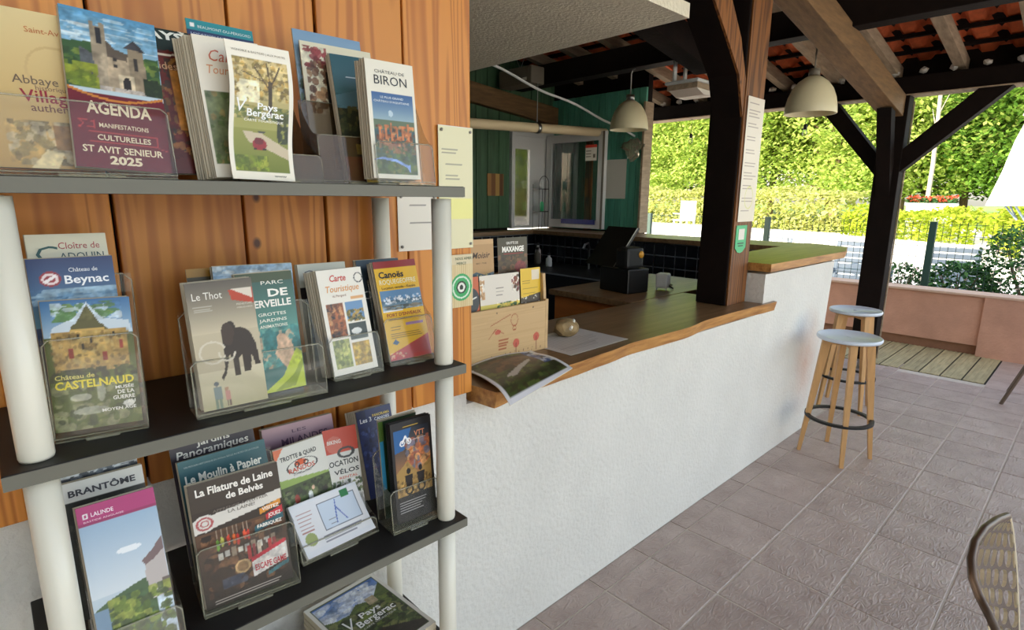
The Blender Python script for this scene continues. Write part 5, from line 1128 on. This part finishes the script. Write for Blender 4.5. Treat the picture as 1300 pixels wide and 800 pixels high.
lying('pale grey leaflet on the pile left of the magazine stack, lowest visible shelf', a, .36, .98, z + .003, 2, 6, .012, 0, 'pale brochure lying in the pile left of the magazine stack', 'brochure')

# ---------------------------------------------------------------- papers on the plank wall
def sheet(name, label, x0, z0, x1, z1, art, y=1.290, cat='paper'):
    o = thing(name, label, cat, ((x0 + x1) / 2, y, z0)); w = x1 - x0; h = z1 - z0
    MB().box(-w / 2, .0005, 0, w / 2, .0016, h).build('sheet', 'paper', o); place('print', art.cover(), o)
    lt = art.lettering()
    if lt: place('lettering', lt, o)
    for sx in (-1, 1):
        for zz in (.012, h - .012): q = MB().lathe([(0, 0), (.004, 0), (.004, .003), (0, .004)], n=8).build('pin', 'metal', o); q.rotation_euler = (pi / 2, 0, 0); q.location = (sx * (w / 2 - .010), -.0006, zz)
    return o
a = Art(.12, .335, (232, 226, 186), .003); a.rect(0, .25, 1, .42, (240, 236, 150)); a.lines(.1, .85, .6, 3, .03, (150, 146, 130)); a.lines(.2, .70, .7, 5, .03, (150, 146, 130)); a.rect(.1, .48, .5, .5, (120, 120, 110))
sheet('laminated_notice', 'yellowish laminated notice pinned along the right edge of the plank wall', .940, 1.475, 1.060, 1.812, a)
a = Art(.125, .155, (228, 222, 208), .003)
sheet('laminated_notice', 'laminated text notice pinned behind the shelf poles below the top shelf', .806, 1.477, .932, 1.632, a.lines(.3, .93, .95, 10, .075, (120, 116, 110), 2))
a = Art(.085, .155, (226, 208, 160), .0018); 
for k in range(12): a.rect(k / 12, 0, k / 12 + .03, 1, (206, 180, 130))
a.rect(0, .82, 1, 1, (220, 206, 170)); a.text('NOUS AIMER', .25, .90, .7, (60, 90, 60), .05).text('MERCI!', .3, .81, .4, (60, 90, 60), .05); a.ell(.5, .38, .46, .26, (60, 170, 100)); a.ring(.5, .38, .36, .20, .08, (220, 240, 220)); a.ell(.5, .38, .22, .12, (30, 50, 36)); a.ring(.5, .38, .12, .07, .3, (240, 240, 230))
sg = thing('round_sign', 'beige striped sign with green round emblem hanging beside the right pole', 'sign', (1.012, 1.286, 1.302))
MB().prism([(-.043, .155), (-.043, .03), (-.034, .012), (-.018, .002), (.018, .002), (.034, .012), (.043, .03), (.043, .155)], .0005, .004, 'y').build('board', 'paper', sg)
place('print', a.cover(), sg); place('lettering', a.lettering(), sg)

# ================================================================== ON THE COUNTER
ZC = 1.031
t = thing('leaflet_crate', 'wooden leaflet crate with burnt drawings, standing on the bar top', 'crate', (1.36, 1.49, ZC))
MB().box(-.27, -.008, .0, .225, .004, .195, bev=.001).build('front_panel', 'box_wood', t)
MB().prism([(-.008, 0), (.15, 0), (.15, .30), (.012, .30), (.004, .20), (-.008, .20)], .2255, .240, 'x').build('side_panel', 'box_wood', t)
MB().prism([(-.008, 0), (.15, 0), (.15, .30), (.012, .30), (.004, .20), (-.008, .20)], -.285, -.2705, 'x').build('side_panel', 'box_wood', t)
MB().box(-.27, .138, 0, .225, .15, .30).build('back_panel', 'box_wood', t)
MB().box(-.27, .06, 0, .225, .066, .26).build('divider', 'box_wood', t)
MB().box(-.27, .005, .0, .225, .137, .012).build('bottom', 'box_wood', t)
a = Art(.49, .19, (206, 172, 124), .003); BR = (170, 96, 60); RB = (196, 70, 60)
a.blobs(0, 0, 1, 1, [(214, 180, 130), (196, 160, 112), (202, 168, 118)], 60, .3, .01, .5); a.mask[:] = False
for (u_, v_, r_) in ((.68, .26, .035), (.90, .30, .035)): a.ell(u_, v_, r_ * .95, r_ * 2.6, RB, .75); a.line(u_, .04, u_, v_, .004, (120, 50, 40))
a.ring(.66, .74, .035, .12, .08, BR); a.line(.64, .56, .65, .62, .002, BR).line(.68, .56, .67, .62, .002, BR); a.rect(.645, .52, .675, .56, BR); a.line(.42, .70, .62, .86, .003, BR).line(.40, .45, .47, .62, .003, BR).line(.47, .62, .55, .50, .003, BR); a.ell(.49, .55, .03, .05, RB, .7)
for k in range(12): a.line(.42 + k * .048, .04, .425 + k * .048, .10, .002, (110, 60, 40))
a.lines(.50, .38, .60, 4, .06, BR); a.ell(.48, .93, .006, .016, (60, 50, 40)).ell(.86, .93, .006, .016, (60, 50, 40))
o = place('burnt_drawing', a.cover(), t); o.location = (-.0225, -.0085, .002)
def item(name, label, cat, art, x0, x1, z0, y, lean=6, t_=.002, yaw=0):
    return leaflet(name, label, cat, art, (x0 + x1) / 2, y, z0, yaw, lean, 0, t_)
a = Art(.122, .155, (190, 150, 100)); a.rect(0, .88, 1, 1, (206, 166, 116)); a.text('Moisir', .15, .56, .7, (70, 50, 40), .14, .01, .3).text('BIO - THÉ', .3, .42, .4, (70, 60, 50), .04); a.poly([(0, 0), (1, 0), (1, .22), (.6, .16), (.3, .24), (0, .16)], (90, 110, 120)); a.blobs(0, .02, 1, .18, [(206, 190, 120), (60, 80, 90)], 14)
item('leaflet', 'kraft paper leaflet with handwriting, upper left in the wooden crate', 'leaflet', a, 1.264, 1.386, ZC + .285, 1.562, 3)
a = Art(.155, .158, (50, 40, 26)); a.grad(0, 0, 1, 1, (84, 60, 36), (60, 56, 34)); a.blobs(0, 0, 1, .6, [(120, 80, 50), (60, 40, 30), (90, 70, 40)], 30, .08, .06); a.ell(.75, .28, .2, .14, (150, 50, 60), .7); a.text('GROTTE DE', .28, .84, .4, (240, 236, 226), .06, .02).text('MAXANGE', .14, .66, .74, (250, 246, 236), .13, .05); a.rect(.2, .60, .85, .625, (150, 40, 40))
item('leaflet', 'dark leaflet reading GROTTE DE MAXANGE, upper right in the wooden crate', 'leaflet', a, 1.408, 1.563, ZC + .283, 1.562, 3)
a = Art(.08, .125, (60, 96, 150)); a.grad(0, 0, 1, 1, (150, 130, 90), (50, 90, 160)); a.text('AC', .60, .7, .3, (240, 240, 246), .12, .02)
item('leaflet', 'blue leaflet partly hidden behind the plank wall edge, in the wooden crate', 'leaflet', a, 1.176, 1.256, ZC + .292, 1.563, 3)
a = Art(.085, .14, (206, 104, 66)); a.ell(.62, .40, .40, .32, (56, 64, 70)); a.line(.4, .40, .85, .48, .03, (226, 226, 220))
item('leaflet', 'orange leaflet with a dark grey disc, lower left in the wooden crate', 'leaflet', a, 1.182, 1.267, ZC + .175, 1.505, 4)
a = Art(.195, .145, (230, 222, 208)); a.rect(0, 0, 1, .25, (206, 190, 90)); a.blobs(.4, .0, 1, .28, [(70, 110, 60), (50, 84, 50), (226, 180, 60)], 20); a.blobs(.80, .5, 1, .95, [(110, 40, 40), (60, 60, 50), (150, 90, 60)], 14, .04, .05); a.blobs(0, .4, .12, .9, [(196, 150, 100)], 8, .04, .06); a.lines(.4, .65, .6, 3, .09, (150, 140, 130))
item('card', 'white card with flower border, lower middle in the wooden crate', 'leaflet', a, 1.273, 1.468, ZC + .170, 1.506, 4)
a = Art(.108, .150, (230, 190, 50)); a.rect(.56, .70, .94, .95, (226, 214, 190)); a.lines(.10, .68, .5, 2, .06, (110, 80, 20)); a.poly([(0, 0), (1, 0), (1, .35), (0, .25)], (70, 60, 50)); a.blobs(0, .05, 1, .3, [(206, 206, 196), (60, 54, 50)], 14); a.lines(.1, .48, .9, 3, .06, (150, 110, 30))
item('leaflet', 'yellow leaflet, lower right in the wooden crate', 'leaflet', a, 1.476, 1.584, ZC + .175, 1.506, 4)

# open magazine drooping over the counter edge
mg = thing('open_magazine', 'open glossy magazine drooping over the left end of the bar top', 'magazine', (1.27, 1.33, ZC))
NU, NVv = 30, 24; c4 = [Vector((1.085, 1.150)), Vector((1.455, 1.225)), Vector((1.500, 1.478)), Vector((1.165, 1.478))]
def mgp(u, v, dz=0):
    p = (c4[0] * (1 - u) + c4[1] * u) * (1 - v) + (c4[3] * (1 - u) + c4[2] * u) * v
    zz = ZC + .004 + .010 * sin(pi * min(1, v * 1.2)) + .012 * abs(sin(pi * (u * 1.1 - .05))) * v
    if v < .28: zz -= .32 * (.28 - v) ** 2 * (1 - .95 * u)
    return Vector((p.x - 1.27, p.y - 1.33, zz - ZC + dz))
ag = Art(.35, .26, (60, 70, 40), .35 / NU / 2.01); ag.blobs(0, 0, 1, 1, [(70, 84, 40), (44, 50, 30), (96, 110, 50), (60, 52, 36)], 200, .06, .05); ag.blobs(.15, .5, .8, .9, [(110, 84, 60), (84, 66, 50), (60, 50, 40)], 60, .1, .06); ag.blobs(.80, .35, 1, 1, [(214, 220, 230), (150, 170, 200), (60, 90, 150)], 26, .06, .06); ag.poly([(.3, .3), (.7, .55), (.72, .62), (.66, .6), (.2, .36)], (196, 190, 180))
ag.mask[:] = False; ag.rect(0, 0, 1, .06, (232, 232, 236)); ag.rect(0, 0, .05, 1, (226, 226, 230)); ag.rect(.965, 0, 1, 1, (236, 238, 240)); ag.rect(0, .955, 1, 1, (220, 220, 220))
nx, ny = ag.nx, ag.ny; me = ag.cover(); 
for v_ in me.vertices:
    u_ = v_.co.x / .35 + .5; w_ = v_.co.z / .26; v_.co = mgp(u_, w_, .0035)
me.name = 'open_page'; place('open_page', me, mg)
mb = MB(); vs = []; fs = []; n = 20
for k in range(n + 1):
    for u_ in (-.0, 1.0):
        vs += [mgp(u_, k / n, 0.0020), mgp(u_, k / n, 0.0002)]
for k in range(n):
    a0 = 4 * k; b0 = a0 + 4
    fs += [(a0, a0 + 1, b0 + 1, b0), (a0 + 2, b0 + 2, b0 + 3, a0 + 3), (a0, b0, b0 + 2, a0 + 2), (a0 + 1, a0 + 3, b0 + 3, b0 + 1)]
fs += [(0, 2, 3, 1), (4 * n, 4 * n + 1, 4 * n + 3, 4 * n + 2)]
mb.add(vs, fs); mb.build('pages', 'paper', mg)
# paper sheet, stone, register
a = Art(.38, .29, (214, 206, 200), .004); a.lines(.08, .88, .92, 14, .055, (170, 162, 156), 4)
pp = thing('paper_sheet', 'printed paper sheet lying on the bar top under the stone', 'paper', (1.775, 1.348, ZC + .0012), (0, 0, R(1)))
mb = MB().box(-.19, 0, -.001, .19, .29, -.0002); mb.build('sheet', 'paper', pp)
o = place('print', a.cover(), pp); o.rotation_euler = (-pi / 2, 0, 0); o.scale = (1, 1, 1)
for v_ in o.data.vertices: pass
ss = thing('stone', 'brown stone with a cream vein used as a paperweight', 'stone', (1.80, 1.565, ZC + .036), (0, 0, .5))
bm = bmesh.new(); bmesh.ops.create_icosphere(bm, subdivisions=3, radius=.06); rr = random.Random(2)
dirs = [(Vector((rr.gauss(0, 1), rr.gauss(0, 1), rr.gauss(0, 1))).normalized(), rr.uniform(.70, .95)) for _ in range(16)]
for v in bm.verts:
    v.co.x *= 1.35
    for d, k in dirs:
        q = v.co.normalized().dot(d) * v.co.length
        if q > .06 * k: v.co -= d * (q - .06 * k)
    v.co.z *= .72
me = bpy.data.meshes.new('body'); bm.to_mesh(me); bm.free(); me.materials.append(M['stone'])
zmin = min(v.co.z for v in me.vertices); ss.location.z = ZC + .0015 - zmin; place('body', me, ss)
MB().tube([(.06, -.012, .012), (.03, -.030, .030), (.0, -.035, .028), (-.04, -.032, .006)], .008, 6).build('vein', 'paper', ss)
# cash register terminal
t = thing('cash_register', 'black touch-screen cash register with its screen back turned to the bar', 'register', (3.02, 2.14, ZC), (0, 0, R(-10)))
MB().box(-.085, -.13, 0, .10, .13, .155, bev=.008).build('base', 'black_plastic', t)
MB().box(-.09, -.12, .156, .06, -.01, .29, bev=.02).build('printer', 'black_satin', t)
MB().prism([(-.10, .16), (-.085, .16), (.11, .40), (.095, .405)], -.02, .26, 'y').build('screen', 'black_plastic', t)
MB().prism([(-.106, .165), (-.102, .165), (.092, .405), (.088, .405)], -.02, -.014, 'y').build('screen_edge', 'metal', t)
o = MB().lathe([(0, 0), (.022, 0), (.022, .002), (0, .002)], n=24).build('round_sticker', 'orange', t); o.rotation_euler = (pi / 2, 0, 0); o.location = (.03, -.121, .245)
MB().box(.101, -.10, .01, .11, .10, .13, bev=.003).build('side_module', 'black_satin', t)
t = thing('power_adapter', 'pale grey adapter box with a cable beside the cash register', 'adapter', (3.26, 1.99, ZC), (0, 0, .3))
MB().box(-.045, -.04, .015, .045, .04, .11, bev=.012).build('body', 'white_plastic', t)
for s_ in (-1, 1): MB().tube([(-.03, s_ * .03, 0), (-.02, s_ * .03, .04)], .005, 6).build('foot', 'metal', t)
MB().tube([(.0, -.03, .04), (.03, -.06, .01), (.08, -.05, .004), (.14, .0, .004), (.22, -.01, .004), (.28, .05, .004)], .004, 6).build('cable', 'black_plastic', t)
# bottles by the sink
for k, (x_, y_, c_, h_) in enumerate(((4.42, 4.1, 'white_plastic', .12), (4.50, 4.35, 'grey_plastic', .16), (4.58, 4.42, 'white_plastic', .20))):
    t = thing('soap_bottle', ('small white soap bottle nearest on the black worktop', 'grey pump bottle on the black worktop below the ledge', 'tallest white bottle at the back of the black worktop')[k], 'bottle', (x_, y_, .9005))
    MB().lathe([(0, 0), (.032, 0), (.034, .01), (.034, h_ * .7), (.014, h_ * .85), (.014, h_), (0, h_)], n=16).build('body', c_, t)
    MB().lathe([(0, h_), (.017, h_), (.017, h_ + .025), (0, h_ + .025)], n=12).build('cap', 'black_satin', t)
# printed menu on the post, green tag
a = Art(.20, .66, (232, 222, 204), .004); a.lines(.12, .95, .9, 34, .026, (150, 130, 120), 7); a.ring(.55, .2, .25, .09, .05, (214, 214, 120))
mn = thing('menu_sheet', 'tall printed price list pinned to the dark counter post', 'menu', (3.155, 1.424, 1.50))
MB().box(-.10, .0005, 0, .10, .0015, .66).build('sheet', 'paper', mn); place('print', a.cover(), mn)

gt = thing('green_tag', 'green shield-shaped sticker below the menu on the counter post', 'sticker', (3.12, 1.4275, 1.325))
MB().prism([(-.065, .155), (-.065, .03), (-.03, .005), (0, .0), (.03, .005), (.065, .03), (.065, .155)], -.0015, .0005, 'y').build('plate', 'green_sign', gt)
MB().box(-.035, -.003, .075, .035, -.0016, .135).build('white_panel', 'paper', gt)
MB().box(-.038, -.0022, .052, .036, -.0016, .058).box(-.03, -.0022, .038, .03, -.0016, .044).build('text_line', 'fence_green', gt)

# kitchen wall details
a = Art(.24, .24, (150, 110, 60), .006); 
for k in range(4): a.rect(k / 4, 0, k / 4 + .22, 1, [(170, 120, 60), (130, 84, 44), (190, 150, 80), (110, 70, 40)][k])
a.lines(.2, .7, .8, 3, .15, (60, 40, 24))
q = thing('wooden_plaque', 'small square wooden plaque hanging on the green boards', 'plaque', (4.27, 4.795, 1.64)); MB().box(-.12, .001, 0, .12, .012, .24).build('board', 'brown_wood', q); place('print', a.cover(), q)
q = thing('wall_tag', 'tiny brown tag on the green boards beside the plank wall', 'tag', (3.84, 4.80, 2.13)); MB().box(-.03, 0, 0, .03, .006, .14).build('plate', 'brown_wood', q)
q = thing('door_notice', 'red and white notice on the glass of the open casement', 'notice', (5.045, 4.02, 2.03))
MB().box(-.0015, -.02, 0, -.0005, .14, .17).build('sheet', 'paper', q); MB().box(-.003, -.02, .14, -.0016, .14, .17).build('red_header', 'flower_red', q); MB().box(-.003, .0, .03, -.0016, .03, .07).build('emblem', 'grey_plastic', q)
for k in range(3): MB().box(-.003, .06, .04 + k * .03, -.0016, .13, .048 + k * .03).build('text_line', 'grey_plastic', q)
q = thing('blue_bar', 'blue bar lying along the bottom of the open casement', 'bar', (5.03, 4.25, 1.33)); MB().box(0, -.26, 0, .012, .24, .055, bev=.003).build('bar', 'blue_paint', q)
q = thing('white_poster', 'white poster on the teal boards seen past the casement', 'poster', (5.183, 3.80, 1.62)); MB().box(0, -.10, 0, .003, .24, .42).build('sheet', 'paper', q)
a = Art(.3, .3, WH)
q = thing('wire_rack', 'small arched wire rack standing on the back ledge before the white door', 'rack', (4.86, 4.66, 1.2585))
wr_ = MB()
for s_ in (-1, 1):
    for d_ in (-.05, .05): wr_.tube([(s_ * .08, d_, 0), (s_ * .08, d_, .52)], .004, 6)
wr_.tube([(.08 * cos(k * pi / 10), -.05, .52 + .09 * sin(k * pi / 10)) for k in range(11)], .004, 6); wr_.build('frame', 'black_satin', q)
for zz in (.20, .46): MB().box(-.084, -.05, zz, .084, .05, zz + .008).build('shelf', 'black_satin', q)
for nm, lb, ct_, xx, zz, cc, rr_, hh in (('bottle', 'small green bottle on the wire rack', 'bottle', .02, .209, 'green_sign', .022, .11), ('cup', 'white cup on top of the wire rack', 'cup', .01, .469, 'white_plastic', .03, .10)):
    c_ = thing(nm, lb, ct_, (4.86 + xx, 4.66, 1.2585 + zz)); MB().lathe([(0, 0), (rr_, 0), (rr_, hh * .8), (rr_ * .6, hh), (0, hh)], n=14).build('body', cc, c_)
# crumpled plastic hanging behind the left lamp
q = thing('plastic_bag', 'crumpled translucent plastic bag hanging behind the left lamp', 'bag', (5.14, 3.60, 2.12))
bm = bmesh.new(); bmesh.ops.create_icosphere(bm, subdivisions=3, radius=.13); rr = random.Random(9)
for v in bm.verts: v.co = Vector((v.co.x * .25, v.co.y * (1.2 if v.co.z > 0 else .6), v.co.z * .9)) * rr.uniform(.78, 1.15)
me = bpy.data.meshes.new('film'); bm.to_mesh(me); bm.free(); me.materials.append(M['acrylic_edge']); place('film', me, q)
# diagonal strut behind the bag
